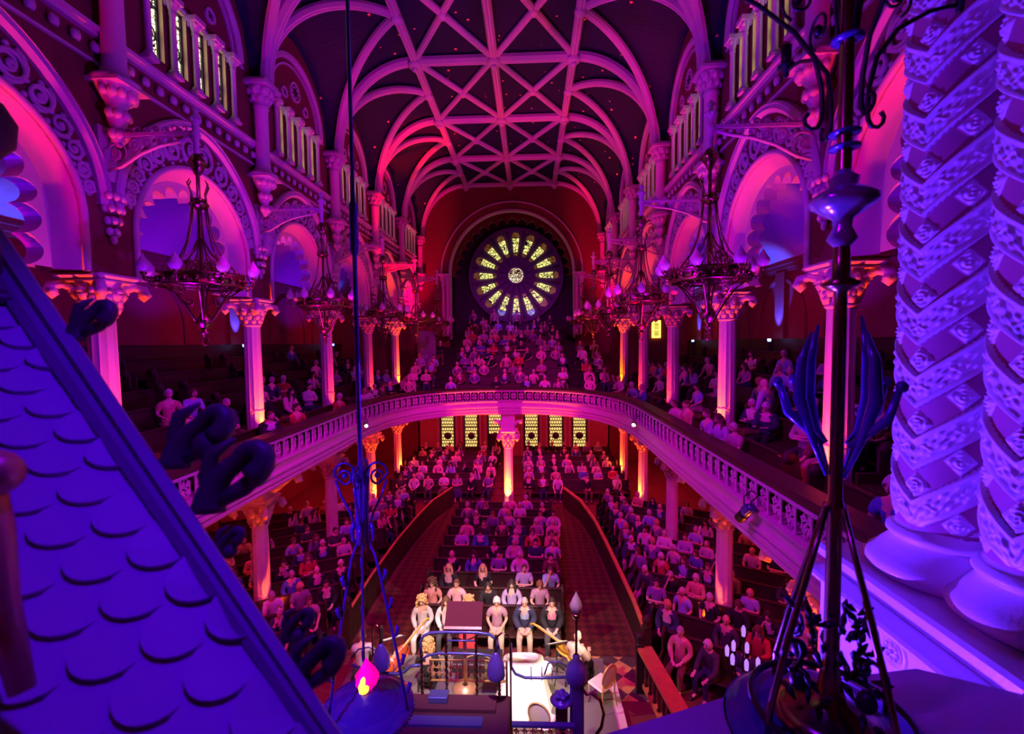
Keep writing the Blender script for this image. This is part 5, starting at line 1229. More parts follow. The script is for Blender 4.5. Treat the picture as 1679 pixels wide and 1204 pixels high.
m = MB(); m.tube([(-.6, 7.02, 2.7), (-.5, 7.02, 2.78), (-.3, 7.02, 2.82), (.3, 7.02, 2.82), (.5, 7.02, 2.79), (.62, 7.02, 2.7)], .02, 8); m.tube([(-.2, 7.02, 3.03), (.28, 7.02, 3.03)], .014, 6); m.obj('middle_rail', M_blue, rl, off)
for s_ in (-1, 1):
    m = MB()
    if s_ < 0:
        m.tube([(-.60, 7.02, 2.62), (-.78, 7.02, 2.60), (-.88, 7.02, 2.5), (-1.0, 7.02, 2.46), (-1.45, 7.02, 2.50), (-1.75, 7.02, 2.6)], .022, 8)
        for x in (-1.05, -1.2, -1.35, -1.5): m.tube([(x, 7.02, 2.3), (x, 7.02, 2.62)], .008, 5)
        m.tube([(-1.75, 7.02, 2.7), (-1.62, 7.02, 2.86), (-1.45, 7.02, 2.9), (-1.3, 7.02, 2.82)], .012, 6)
    else:
        m.tube([(.83, 7.02, 3.0), (.83, 7.02, 2.62), (.9, 7.02, 2.5), (1.05, 7.02, 2.44), (1.3, 7.02, 2.44), (1.7, 7.02, 2.46)], .022, 8)
        for x in (1.15, 1.32, 1.48): m.tube([(x, 7.02, 2.4), (x, 7.02, 2.62)], .008, 5)
        m.tube([(1.36, 7.02, 2.5), (1.42, 7.02, 2.68), (1.52, 7.02, 2.72), (1.66, 7.02, 2.68), (1.76, 7.02, 2.58)], .012, 6)
    m.obj('curved_rail', M_blue, rl, off)
# bell-shaped lamps
def bell(x, y, z, px, label):
    r = empty('bell_lamp', (x, y, z), 0, label, 'lamp', 'bell lamps of the pulpit railing')
    m = MB(); m.lathe([(0, .22), (.03, .21), (.05, .17), (.09, .10), (.125, .02), (.14, -.08), (.145, -.16), (.14, -.17), (.12, -.10), (0, .1)], seg=22); m.obj('shade', M_shade, r)
    m = MB(); m.lathe([(.02, .2), (.025, .26), (.012, .3), (.012, .42), (.02, .44), (0, .47)], seg=8); m.obj('neck', M_iron, r)
    m = MB(); d = px - x; m.tube([(0, 0, .40), (d * .15, 0, .47), (d * .45, 0, .53), (d * .8, 0, .50), (d, 0, .40), (d, 0, .2), (d, 0, -1.0 if d > 0 else -.3)], .014, 6); m.obj('arm', M_brass, r)
bell(-1.25, 7.0, 2.76, -1.38, 'blue violet bell-shaped lamp left of the pulpit railing'); bell(.60, 6.9, 2.72, .83, 'blue violet bell-shaped lamp at the right end of the pulpit railing')
# reading desk
r = empty('reading_desk', (.07, 7.2, 2.1), 0, 'dark red sloping reading desk on a brass stand', 'desk')
m = MB(); M = Matrix.Translation((0, 0, 1.25)) @ Matrix.Rotation(math.radians(42), 4, 'X'); m.bbox(-.30, .30, -.20, .20, -.015, .015, .008, M=M); m.obj('board', M_red, r)
m = MB(); m.box(-.30, .30, -.23, -.19, -.01, .05, M=M); m.obj('ledge', M_orail, r)
m = MB(); m.tube([(0, .0, 0), (0, 0, 1.2)], .03, 8); m.lathe([(.2, 0), (.2, .03), (.05, .08)], seg=16)
for s_ in (-1, 1): m.tube([(0, 0, .8), (s_ * .22, 0, .9), (s_ * .24, 0, 1.2)], .014, 6)
m.obj('stand', M_gilt, r)
# newel lamp on the right
r = empty('newel_lamp', (1.86, 7.0, .14), 0, 'purple newel post with slender stem and pleated glass flame, right of the pulpit', 'lamp')
m = MB(); m.bbox(-.11, .11, -.11, .11, 0, 2.3, .03); m.lathe([(.17, 2.3), (.19, 2.35), (.17, 2.45), (.12, 2.56), (.05, 2.63), (.06, 2.68), (.03, 2.72)], seg=20); m.obj('post', M_blue, r)
m = MB(); m.lathe([(.02, 2.7), (.02, 3.2), (.03, 3.22), (.02, 3.26), (.03, 3.28), (.08, 3.36), (.085, 3.38), (.03, 3.38)], seg=14); m.obj('stem', M_brass, r)
m = MB(); flame_glass(m, (0, 0, 3.37), .095, .36); m.obj('glass_flame', M_glassg, r)
m = MB(); m.tube([(.02, -.1, 2.3), (.15, -.12, 2.15), (.22, -.14, 2.2), (.35, -.16, 2.1), (.40, -.18, 1.9), (.36, -.2, 1.7), (.28, -.22, 1.6)], .025, 7); m.obj('curved_handrail', M_brass, r)
# brass balustrades with balls
def brass_fence(x0, x1, y, z0, z1, n_, label):
    r = empty('brass_balustrade', ((x0 + x1) / 2, y, z0), 0, label, 'railing'); off = -r.location
    m = MB(); m.tube([(x0, y, z1), (x1, y, z1)], .015, 6); m.tube([(x0, y, z0), (x1, y, z0)], .02, 6); m.obj('rails', M_gilt, r, off)
    for x in (x0, x1): m = MB(); m.tube([(x, y, .14), (x, y, z1)], .02, 6); m.obj('post', M_brass, r, off)
    for i in range(n_):
        x = x0 + (x1 - x0) * (i + .5) / n_; m = MB(); h = z1 - z0
        m.lathe([(.01, 0), (.01, h * .2), (.035, h * .3), (.01, h * .4), (.01, h * .55), (.04, h * .66), (.01, h * .78), (.01, h)], (x, y, z0), 8)
        m.tube([(x - .05 + .05 * math.cos(q), y, z0 + h * .5 + .05 * math.sin(q)) for q in [2 * PI * z / 10 for z in range(10)]], .007, 4, closed=True); m.obj('baluster', M_gilt, r, off)
brass_fence(-.62, .72, 7.7, 1.85, 2.22, 13, 'ornate brass balustrade with balls behind the pulpit')
brass_fence(.85, 1.75, 6.7, 1.68, 1.92, 7, 'short brass balustrade with balls right of the pulpit, at the bottom of the view')
m = MB(); m.box(.85, 1.80, 6.66, 6.74, 1.92, 1.96); o = m.obj('step_rail', M_blue); tag(o, 'straight blue rail over the short brass balustrade', 'railing')
o.parent = bpy.data.objects['brass_balustrade.001'] if 'brass_balustrade.001' in bpy.data.objects else None
if o.parent:
    o.location = -o.parent.location
    for key_ in ('label', 'category'):
        if key_ in o: del o[key_]
m = MB(); m.lathe([(.0, 0), (.16, 0), (.18, .02), (.1, .04), (.06, .07), (.08, .12), (.04, .16), (0, .2)], (0, 0, 0), 16)
for e in range(5): a = 2 * PI * e / 5; m.blob((.07 * math.cos(a), .07 * math.sin(a), .11), (.05, .05, .03), 7, 5)
o = m.obj('flower_finial', M_shade); o.location = (1.62, 6.95, 2.12); tag(o, 'violet flower-shaped finial on the post beside the newel lamp', 'ornament')
m = MB(); m.box(-.09, .09, -.09, .09, -2.0, 0); q = m.obj('post', M_wood, o)
# chairs
def round_chair(x, y, face, label):
    r = empty('round_back_chair', (x, y, .14), face, label, 'chair', None)
    m = MB(); n_ = 20; pr = []
    ringp = [(.21 * math.cos(2 * PI * i / n_), .20 + .03 * math.sin(2 * PI * i / n_), .72 + .25 * math.sin(2 * PI * i / n_)) for i in range(n_)]
    m.tube(ringp, .018, 6, closed=True); m.obj('back_frame', M_gilt, r)
    m = MB(); m.add([(0, .225, .72)] + ringp, [(0, 1 + i, 1 + (i + 1) % n_) for i in range(n_)], 0, True); m.add([(0, .18, .72)] + [(p[0], p[1] - .02, p[2]) for p in ringp], [(0, 1 + i, 1 + (i + 1) % n_) for i in range(n_)], 0, True); m.obj('back_cushion', M_ivory, r)
    m = MB(); m.bbox(-.22, .22, -.22, .2, .42, .48, .03); m.obj('seat', M_ivory, r)
    for sx, sy, top in ((-1, -1, .43), (1, -1, .43), (-1, 1, .6), (1, 1, .6)): m = MB(); m.tube([(sx * .2, sy * .2 + (.04 if sy > 0 else 0), 0), (sx * .19, sy * .18, .3), (sx * .19, sy * .19 + (.0), top)], [.012, .016, .018], 6); m.obj('leg', M_gilt, r)
round_chair(2.62, 9.35, PI + .7, 'gilt chair with oval ivory back standing right of the newel lamp'); round_chair(1.35, 8.35, PI - .35, 'gilt chair with oval ivory back below the white draped stand')
# musicians
person(-2.62, 9.75, .0, PI + .15, 'program', 'crop', 'brown', 'long', 'light grey', 'black', '', label='person in light grey shirt seated with back to us, left side of platform')
person(2.15, 9.85, .0, PI - .6, 'program', None, 'grey', 'long', 'beige', 'black', '', label='bald person in cream shirt seated behind the newel lamp on the platform', skin=(.78, .6, .45))
person(-1.15, 9.75, -.15, PI, 'lap', 'curly', 'blonde', 'long', 'black', 'black', '', label='person with golden curls seated low on the platform, back to us')
for (x, y, rz, lab) in ((-2.62, 9.75, PI, 'left musician'), (2.15, 9.85, PI - .6, 'bald musician'), (-1.15, 9.75, PI, 'person with golden curls')):
    m = MB(); m.box(-.2, .2, -.2, .2, .38, .44); 
    for sx in (-1, 1):
        for sy in (-1, 1): m.box(sx * .18 - .015, sx * .18 + .015, sy * .18 - .015, sy * .18 + .015, .14, .38)
    o = m.obj('stool', M_black); o.location = (x, y, 0); o.rotation_euler.z = rz; tag(o, 'low black stool under the %s' % lab, 'stool')
def music_stand(x, y, z, rz, tilt, label):
    r = empty('music_stand', (x, y, .14), rz, label, 'music stand')
    M = Matrix.Translation((0, 0, z)) @ Matrix.Rotation(tilt, 4, 'X'); m = MB(); m.box(-.27, .27, -.19, .19, -.01, .01, M=M); m.obj('desk', M_black, r)
    m = MB(); m.box(-.21, -.005, -.15, .15, .012, .018, M=M); m.box(.005, .21, -.15, .15, .012, .018, M=M); m.obj('sheet_music', M_paper, r)
    m = MB(); m.tube([(0, 0, .1), (0, 0, z)], .012, 6)
    for e in range(3): a = 2 * PI * e / 3; m.tube([(0, 0, .3), (.3 * math.cos(a), .3 * math.sin(a), 0)], .010, 5)
    m.obj('tripod', M_black, r)
music_stand(-2.05, 10.1, .85, .5, -.5, 'music stand with white sheets in front of the left musician')
music_stand(1.72, 10.1, .80, .3, -.6, 'music stand with white sheets near the bald musician')
def strings(x, y, z, rz, tilt, label, colr, neck):
    r = empty('string_instrument', (x, y, z), rz, label, 'instrument'); r.rotation_euler = (tilt, 0, rz)
    m = MB(); n_ = 28; o1 = []
    for i in range(n_):
        a = 2 * PI * i / n_; rr = .20 * (1 - .28 * math.exp(-((math.sin(a)) ** 2) / .06)) * (1.1 if math.sin(a) < 0 else .88); o1.append((rr * math.cos(a), .34 * math.sin(a)))
    vs = [(p[0], p[1], .05) for p in o1] + [(p[0], p[1], -.05) for p in o1] + [(0, 0, .065), (0, 0, -.065)]
    m.add(vs, [(i, (i + 1) % n_, n_ + (i + 1) % n_, n_ + i) for i in range(n_)] + [(2 * n_, i, (i + 1) % n_) for i in range(n_)] + [(2 * n_ + 1, n_ + (i + 1) % n_, n_ + i) for i in range(n_)], 0, True); m.obj('body', colr, r)
    m = MB(); m.box(-.022, .022, .25, .85, .055, .085); m.tube([(0, .85, .07), (0, .98, .06), (0, 1.03, .02), (0, .99, -.02)], [.03, .022, .03, .02], 6); m.obj('neck', neck, r)
    m = MB()
    for k in range(4): m.box(-.018 + .012 * k, -.016 + .012 * k, -.2, .85, .092, .094)
    m.box(-.05, .05, -.09, -.07, .06, .1); m.obj('strings', M_paper, r)
M_amber = mat('amber_varnish', (.65, .38, .05), .3, 0, .15, 8); M_redv = mat('red_varnish', (.45, .08, .03), .3, 0, .2, 8)
strings(-1.85, 9.75, .75, -.75, .55, 'red varnished lute-like instrument held on the left of the platform', M_redv, M_amber)
strings(2.0, 10.0, .80, 1.1, .35, 'amber string instrument with long yellow neck beside the bald musician', M_amber, M_amber)
# white draped stand, black case
r = empty('draped_stand', (.98, 9.35, .14), 0, 'tall bright white draped shape in the middle of the platform', 'draped stand')
m = MB(); n_ = 40; vs = []
for z, w_, d_ in ((.98, .34, .16), (.93, .42, .22), (.6, .44, .24), (.3, .52, .36), (.02, .60, .50)):
    for i in range(n_): a = 2 * PI * i / n_; k = 1 + .07 * (1 - z) * math.sin(9 * a); sx = math.copysign(abs(math.cos(a)) ** .55, math.cos(a)); sy = math.copysign(abs(math.sin(a)) ** .55, math.sin(a)); vs.append((w_ * sx * k, d_ * sy * k + (.0 if z > .5 else -.12), z))
m.add(vs, [(j * n_ + i, j * n_ + (i + 1) % n_, (j + 1) * n_ + (i + 1) % n_, (j + 1) * n_ + i) for j in range(4) for i in range(n_)] + [tuple(range(n_))], 0, True); m.obj('drape', M_white, r)
m = MB(); m.blob((.42, -.05, .78), (.20, .16, .14), 12, 8); m.obj('side_flap', M_white, r)
r = empty('keyboard', (.0, 9.45, .14), 0, 'black keyboard case with curved gilt line behind the pulpit railing', 'instrument')
m = MB(); m.bbox(-.52, .52, -.26, .26, .72, .92, .02); m.obj('case', M_black, r)
m = MB(); m.tube([(-.3 + .6 * i / 12, -.1 + .14 * math.sin(PI * i / 12), .925) for i in range(13)], .008, 4); m.obj('inlay', M_gilt, r)
for sx in (-1, 1):
    m = MB(); m.tube([(sx * .45, -.2, 0), (sx * .35, .2, .7)], .015, 6); m.tube([(sx * .45, .2, 0), (sx * .35, -.2, .7)], .015, 6); m.obj('leg', M_black, r)
m = MB(); m.box(-.09, .09, -.14, .14, 0, .3); m.lathe([(.02, .3), (.02, 1.55), (.03, 1.6), (.025, 1.72), (0, 1.74)], seg=8); o = m.obj('microphone_stand', M_black); o.location = (-1.98, 9.2, .14); tag(o, 'thin black microphone stand on the left of the platform', 'stand')

# ================================================================== the hanging lamp
hl = empty('hanging_lamp', (-.04, 3.2, 5.12), 0, 'large violet disc lamp with one magenta glass flame, hanging on a long rod', 'lamp')
m = MB(); m.lathe([(0, .10), (.08, .10), (.10, .06), (.14, .065), (.16, .03), (.19, .035), (.21, .0), (.25, .0), (.33, -.03), (.34, -.05), (.33, -.07), (0, -.08)], seg=56); m.obj('disc', M_shade, hl)
m = MB()
for i in range(64): a = 2 * PI * i / 64; m.blob((.335 * math.cos(a), .335 * math.sin(a), -.065), .011, 5, 4)
m.obj('bead_rim', M_shade, hl)
m = MB(); flame_glass(m, (0, 0, .10), .082, .24); g = m.obj('glass_flame', mat('magenta_glass', (.7, .05, .4), .25, emit=(1, .0, .30), estr=.55), hl)
m = MB(); m.lathe([(0, 0), (.034, 0), (.040, .04), (.02, .09), (0, .11)], (0, -.062, .13), 8); m.obj('flame_glow', mat('flame_filament', (1, .6, .1), .4, emit=(1, .45, .03), estr=1.6), g)
for e, a in enumerate((-.12, 2.0, 4.05)):
    c, s_ = math.cos(a), math.sin(a); m = MB()
    m.tube([(.315 * c, .315 * s_, -.04), (.24 * c, .24 * s_, .4), (.13 * c, .13 * s_, .95), (.09 * c, .09 * s_, 1.12), (.04 * c, .04 * s_, 1.22), (.035 * c, .035 * s_, 1.6), (.035 * c, .035 * s_, 1.72)], .011, 6); lg = m.obj('strut', M_shade, hl)
    for k in range(5):
        m = MB(); t_ = .12 + .19 * k; p = Vector((.315 * c, .315 * s_, -.04)).lerp(Vector((.10 * c, .10 * s_, 1.05)), t_); m.tube([p, p + Vector((.03 * c, .03 * s_, .03)), p + Vector((.045 * c, .045 * s_, .085)), p + Vector((.03 * c, .03 * s_, .10))], [.006, .014, .016, .004], 6)
        m.obj('leaf', M_shade, lg)
m = MB()
for e in range(4):
    a = PI / 2 * e + .1; c, s_ = math.cos(a), math.sin(a)
    R_ = [(.035, 1.2), (.04, 1.45), (.045, 1.62), (.06, 1.76)] + [(.115 + .075 * math.cos(q), 1.70 + .085 * math.sin(q)) for q in [PI * .9 - i * .35 for i in range(9)]] + [(.115 + .045 * math.cos(q), 1.68 + .05 * math.sin(q)) for q in [-1.4 + -.5 * i for i in range(10)]]
    m.tube([(r * c, r * s_, z) for r, z in R_], .009, 5)
    m.tube([(r * c, r * s_, z) for r, z in ((.18, 1.66), (.14, 1.54), (.08, 1.42), (.05, 1.3))], .009, 5); m.tube([(r * c, r * s_, z) for r, z in ((.06, 1.35), (.075, 1.3), (.07, 1.22), (.05, 1.2))], [.01, .016, .014, .006], 5)
    m.blob((.115 * c, .115 * s_, 1.69), .022, 6, 5)
m.obj('scroll_head', M_shade, hl)
m = MB(); m.lathe([(0, 1.12), (.02, 1.18), (.04, 1.24), (.045, 1.6), (.03, 1.7), (.017, 1.8), (.017, 2.5), (.024, 2.52), (.017, 2.54), (.017, 3.25), (.03, 3.28), (.03, 3.6), (.02, 3.62), (.014, 3.7), (.014, 12.6)], seg=10); m.obj('rod', M_shade, hl)

# ================================================================== lamp standard on the ark ledge, right foreground
m = MB(); m.add([(1.30, .2, 6.70), (1.33, 1.17, 6.70), (1.84, 1.36, 6.70), (2.40, 1.46, 6.70), (2.66, 1.34, 6.70), (2.66, .2, 6.70)] + [(1.30, .2, 6.55), (1.33, 1.17, 6.55), (1.84, 1.36, 6.55), (2.40, 1.46, 6.55), (2.66, 1.34, 6.55), (2.66, .2, 6.55)], [(5, 4, 3, 2, 1, 0), (6, 7, 8, 9, 10, 11)] + [(i, (i + 1) % 6, 6 + (i + 1) % 6, 6 + i) for i in range(6)])
m.box(1.4, 2.6, .3, 1.1, 0, 6.55)
o = m.obj('ark_ledge', M_stone); tag(o, 'smooth blue lit ledge across the bottom right corner under the lamp standard', 'ledge')
M_knop = mat('polished_violet_knop', (.45, .40, .62), .18, .6, .05, 8)
ls = empty('lamp_standard', (1.965, 1.20, 6.70), 0, 'dark tall lamp standard with scroll arms, in front of the carved columns', 'lamp')
m = MB(); m.lathe([(0, .035), (.19, .035), (.21, .03), (.235, .02), (.25, .0), (.255, 0)], seg=48); m.obj('foot_plate', M_shade, ls)
m = MB(); m.lathe([(.02, .03), (.12, .04), (.14, .055), (.10, .075), (.04, .10), (.028, .14), (.019, .2), (.017, .6), (.021, .62), (.016, .64), (.015, 1.1), (.014, 1.17), (.035, 1.18), (.045, 1.19), (.02, 1.205), (.019, 1.26), (.016, 1.30), (.016, 1.5), (.016, 2.6)], seg=20); m.obj('pole', M_brass, ls)
m = MB(); m.lathe([(.016, 1.28), (.034, 1.30), (.02, 1.33), (.022, 1.35), (.05, 1.37), (.075, 1.388), (.075, 1.402), (.05, 1.42), (.03, 1.43), (.034, 1.45), (.02, 1.46), (.016, 1.47)], seg=28); m.obj('knop', M_knop, ls)
m = MB(); m.tube([(.185 * math.cos(2 * PI * i / 40), .185 * math.sin(2 * PI * i / 40), .07) for i in range(40)], .009, 6, closed=True); m.obj('hoop', M_iron, ls)
for e in range(4):
    a = PI / 2 * e + .25; c, s_ = math.cos(a), math.sin(a)
    m = MB(); m.tube([(.19 * c, .19 * s_, .0), (.185 * c, .185 * s_, .1), (.14 * c, .14 * s_, .26), (.075 * c, .075 * s_, .46), (.025 * c, .025 * s_, .62)], [.008, .009, .009, .008, .007], 6); lg = m.obj('leg', M_brass, ls)
    m = MB(); rnd = random.Random(e)
    m.tube([(.12 * c + .03 * math.cos(q) * c, .12 * s_ + .03 * math.cos(q) * s_, .24 + .04 * math.sin(q)) for q in [2 * PI * z / 10 for z in range(9)]], .006, 4)
    for k in range(16):
        z = rnd.uniform(.09, .34); r_ = rnd.uniform(.05, .16 - z * .25); aa = a + rnd.uniform(-.6, .6); p = Vector((r_ * math.cos(aa), r_ * math.sin(aa), z)); d = Vector((rnd.uniform(-1, 1), rnd.uniform(-1, 1), rnd.uniform(.2, 1))).normalized() * rnd.uniform(.03, .06)
        m.tube([p, p + d * .5, p + d], [.003, .010, .002], 5)
    m.blob((.10 * c, .10 * s_, .17), (.022, .022, .028), 8, 6); m.obj('iron_leaf', M_iron, lg)
for e, (a, hgt) in enumerate(((PI * .9, 0), (.15, .04), (PI / 2 + .3, .02), (-PI / 2 + .5, 0))):
    # leafy pods around the pole
    c, s_ = math.cos(a), math.sin(a); m = MB()
    m.tube([(.02 * c, .02 * s_, .70), (.05 * c, .05 * s_, .78), (.085 * c, .085 * s_, .90), (.08 * c, .08 * s_, 1.0), (.06 * c, .06 * s_, 1.07 + hgt)], [.008, .012, .026, .02, .006], 8, flat=.6)
    m.tube([(.03 * c, .03 * s_, .78), (.11 * c, .11 * s_, .86), (.13 * c, .13 * s_, .93)], [.008, .012, .008], 6); m.blob((.135 * c, .135 * s_, .94), .014, 6, 5); m.obj('bud', M_shade, ls)
for e, a in enumerate((PI - .05, .05, PI / 2, -PI / 2)):
    c, s_ = math.cos(a), math.sin(a); m = MB()
    pr = [(.088, 1.612), (.096, 1.600), (.094, 1.585), (.082, 1.574), (.066, 1.576), (.057, 1.592), (.054, 1.62), (.057, 1.67), (.075, 1.745), (.125, 1.81), (.20, 1.85), (.24, 1.86), (.275, 1.865)]
    if e == 0: pr = pr[:-3] + [(.21, 1.88), (.31, 1.94), (.37, 1.96)]
    m.tube([(r * c, r * s_, z) for r, z in pr], [.006, .005, .005, .005, .006, .006, .006, .006, .006, .006, .0055, .005, .005][:len(pr)], 6)
    m.tube([((.115 + u) * c, (.115 + u) * s_, 1.885 + v) for u, v in [(.045 * math.cos(q) * (1 - i / 26), .05 * math.sin(q) * (1 - i / 26)) for i, q in enumerate([-1.2 + .42 * j for j in range(20)])]], .004, 5)
    m.blob((.12 * c, .12 * s_, 1.885), .013, 6, 5)
    m.tube([(.02 * c, .02 * s_, 1.78), (.035 * c, .035 * s_, 1.9), (.08 * c, .08 * s_, 2.05), (.1 * c, .1 * s_, 2.15)], .005, 5)
    ar = m.obj('scroll_arm', M_iron, ls); q = pr[-1]
    m = MB(); m.lathe([(0, -.02), (.008, -.015), (.01, .01), (.025, .014), (.025, .018), (.011, .02), (.014, .03), (.015, .075), (0, .078)], (q[0] * c, q[0] * s_, q[1]), 10); m.obj('candle_cup', M_iron, ar)
m = MB()
for z in (1.52, 1.555, 1.78): m.lathe([(.016, 0), (.035, .003), (.035, .008), (.016, .012)], (0, 0, z), 14)
m.obj('collar', M_shade, ls)
# candelabrum behind the ledge
cb = empty('candelabrum', (2.62, 3.1, 5.2), 0, 'small candelabrum with violet candle bulbs just behind the lower right ledge', 'lamp')
st_ = MB(); bl = MB()
st_.tube([(0, 0, -5.2), (0, 0, .2)], .02, 6)
for e in range(7):
    a = 2 * PI * e / 7; r_ = .10 if e else 0; z = .38 if e else .55
    x, y = r_ * math.cos(a), r_ * math.sin(a); st_.tube([(0, 0, .15), (x * .6, y * .6, .17), (x, y, z - .08), (x, y, z - .04)], .006, 5); st_.lathe([(.008, 0), (.016, .03), (.016, .05)], (x, y, z - .07), 8)
    bb = MB(); bb.lathe([(.012, 0), (.015, .03), (.014, .055), (.004, .075), (0, .077)], (x, y, z - .02), 8); bb.obj('bulb', mat('violet_bulb', (.8, .7, .9), .3, emit=(.55, .25, 1), estr=.5) if e == 0 else bpy.data.materials['violet_bulb'], cb)
st_.obj('stem', M_iron, cb)

# ================================================================== carved ark columns, right foreground
def relief_column(x, y, zb, zt, R, phase, label):
    r = empty('carved_ark_column', (x, y, zb), 0, label, 'column')
    nth, nz = 320, int((zt - zb) / .0036); per = .26; AM = .235; H = zt - zb
    th = np.linspace(0, 2 * PI, nth, endpoint=False)[None, :]; z = np.linspace(0, H, nz)[:, None]
    u = ((th - phase) / (PI)) % 1.0                       # two zigzags round the shaft
    tri = np.abs(u * 2 - 1); tri = 1 - tri                 # 0 at the point, 1 at the peak
    zz = (z - tri * AM + 10 * per) / per; fz = zz % 1.0; row = np.floor(zz)
    band = ((fz > .0) & (fz < .56)).astype(float)
    def sm(a, b_, v): t = np.clip((v - a) / (b_ - a), 0, 1); return t * t * (3 - 2 * t)
    bandh = sm(0, .03, fz) * (1 - sm(.53, .56, fz))
    rim = np.exp(-((fz - .05) / .028) ** 2) + np.exp(-((fz - .51) / .028) ** 2)
    arc = (tri * .5 + 0 * z) * PI * R
    inn = sm(.10, .13, fz) * (1 - sm(.43, .46, fz))
    q = tri * 6.0 + row * .37; beads = np.clip(np.sin(q * 2 * PI) * np.sin((fz - .12) * 2 * PI / .165), 0, 1) ** .8
    vine = np.exp(-((fz - (.28 + .09 * np.sin(q * PI))) / .022) ** 2)
    relief = bandh * .019 + rim * .004 * bandh + inn * (-.007 + .009 * beads + .008 * vine)
    # rosettes in the hollows
    rmask = 0
    for tc_ in (0.0, .52, 1.0):
        du = (tri - tc_) * PI * .5 * R; dz = (fz - .78) * per + (tri - tc_) * AM; d = np.abs(du) * 1.0 + np.abs(dz) * .9
        ang = np.arctan2(dz, du); rad = np.sqrt(du ** 2 + dz ** 2)
        petal = .6 + .4 * np.abs(np.cos(2 * ang)); m_ = np.clip(1 - d / .050, 0, 1) ** .45; rmask = np.maximum(rmask, m_ > 0)
        relief = relief + m_ * (.020 * petal + .005 * np.cos(rad * 380)) * (1 - bandh)
    fade = sm(0.02, .10, z)
    relief = relief * (.15 + .85 * fade)
    rad = R + relief
    X = rad * np.cos(th); Y = rad * np.sin(th); Z = np.broadcast_to(z, X.shape)
    vs = np.stack([X, Y, Z], -1).reshape(-1, 3)
    i = np.arange(nz - 1)[:, None] * nth; j = np.arange(nth)[None, :]; j2 = (j + 1) % nth
    fs = np.stack([i + j, i + j2, i + nth + j2, i + nth + j], -1).reshape(-1, 4)
    me = bpy.data.meshes.new('shaft'); me.from_pydata(vs.tolist(), [], fs.tolist()); me.materials.append(M_ark); me.materials.append(M_arkground); gr = ((bandh < .5) & (rmask < .5)) | (z < .03); me.polygons.foreach_set('material_index', gr[:-1].astype(int).reshape(-1).tolist()); me.polygons.foreach_set('use_smooth', [True] * len(fs)); me.update()
    o = bpy.data.objects.new('carved_shaft', me); col.objects.link(o); o.parent = r
    b = MB(); b.lathe([(R, .02), (R + .012, .0), (R + .035, -.012), (R + .036, -.03), (R + .018, -.045), (R + .02, -.05), (R + .03, -.07), (R + .06, -.10), (R + .075, -.12), (R + .10, -.14), (R + .112, -.165), (R + .10, -.19), (R + .08, -.205), (0, -.205)], seg=64); b.obj('base', M_ark, r)
    return r
M_arkground = mat('ark_column_red_ground', (.42, .12, .22), .6, 0, .08, 8)
M_ark = mat('ark_carved_stone', (.72, .66, .72), .38, 0, .05, 8, .08, 80)
relief_column(2.955, 2.0, 6.935, 9.6, .168, math.radians(193), 'carved zigzag ark column with lit raised bands, the farther of two')
relief_column(2.985, 1.625, 6.935, 9.6, .168, math.radians(193), 'carved zigzag ark column cut by the right edge, the nearer of two')
m = MB(); m.bbox(2.62, 3.6, .2, 2.34, 6.665, 6.728, .015); m.bbox(2.69, 3.6, .2, 2.30, 6.60, 6.665, .01); m.bbox(2.58, 3.6, .2, 2.40, 6.565, 6.60, .012); m.box(2.65, 3.6, .2, 2.34, 5.9, 6.565); m.box(2.70, 3.6, .2, 2.3, 0, 5.9)
o = m.obj('ark_pedestal', M_ark); tag(o, 'stepped pedestal with rosettes under the carved ark columns', 'pedestal')
for i in range(6):
    y = 2.10 - .23 * i; b = MB(); M = Matrix.Translation((2.645, y, 6.475)) @ Matrix.Rotation(-PI / 2, 4, 'Y') @ Matrix.Scale(.85, 4)
    b.lathe([(.062, -.005), (.075, .006), (.085, -.005)], seg=24, M=M); b.lathe([(.0, .0), (.05, .004), (.055, -.004)], seg=20, M=M)
    for e in range(8): a = 2 * PI * e / 8; b.blob((.035 * math.cos(a), .035 * math.sin(a), .006), (.013, .013, .008), 6, 4, M=M)
    b.blob((0, 0, .01), (.012, .012, .01), 6, 4, M=M); b.obj('rosette', M_ark, o)

# ================================================================== scale-shingled canopy roof, left foreground
P0 = Vector((.5358, .6823, 7.4326)); EE = Vector((.84904, -.23395, -.4737)).normalized(); GG = Vector((-.43647, -.81581, -.37941)).normalized(); NN = Vector((.29769, -.52889, .79477)).normalized()
def RF(s_, t_, h=0): return P0 + EE * s_ + GG * t_ + NN * h
cr = empty('canopy_roof', RF(0, 0) - Vector((0, 0, 1)), 0, 'blue lit canopy roof with fish-scale shingles filling the lower left foreground', 'roof'); off = -cr.location
M_shg = mat('painted_shingle', (.55, .50, .62), .5, 0, .05, 5); M_rdg = mat('ridge_gilding', (.13, .075, .10), .5, .2, .25, 9)
def ridge_t(s_): return -.054 + .175 * s_
m = MB()
for j in range(-6, 9):
    for i in range(-14, 12):
        s_ = (i + .5 * (j % 2)) * .088; t_ = j * .060
        if t_ < ridge_t(s_) - .05 or s_ > .75: continue
        if t_ > .42: continue
        n_ = 10; top = []; bot = []
        pts = [(-.044, -.06), (.044, -.06)] + [(.044 * math.cos(a), .018 + .050 * math.sin(a)) for a in [PI * k / n_ for k in range(n_ + 1)]]
        for (u, v) in pts:
            h = .006 + .018 * (v + .06) / .13; tv = max(t_ + v, ridge_t(s_ + u) - .015); top.append(RF(s_ + u, tv, h)); bot.append(RF(s_ + u, tv, h - .011))
        k = len(pts); m.add(top + bot, [tuple(range(k)), tuple(range(2 * k - 1, k - 1, -1))] + [(q, (q + 1) % k, k + (q + 1) % k, k + q) for q in range(k)])
m.obj('shingles', M_shg, cr, off)
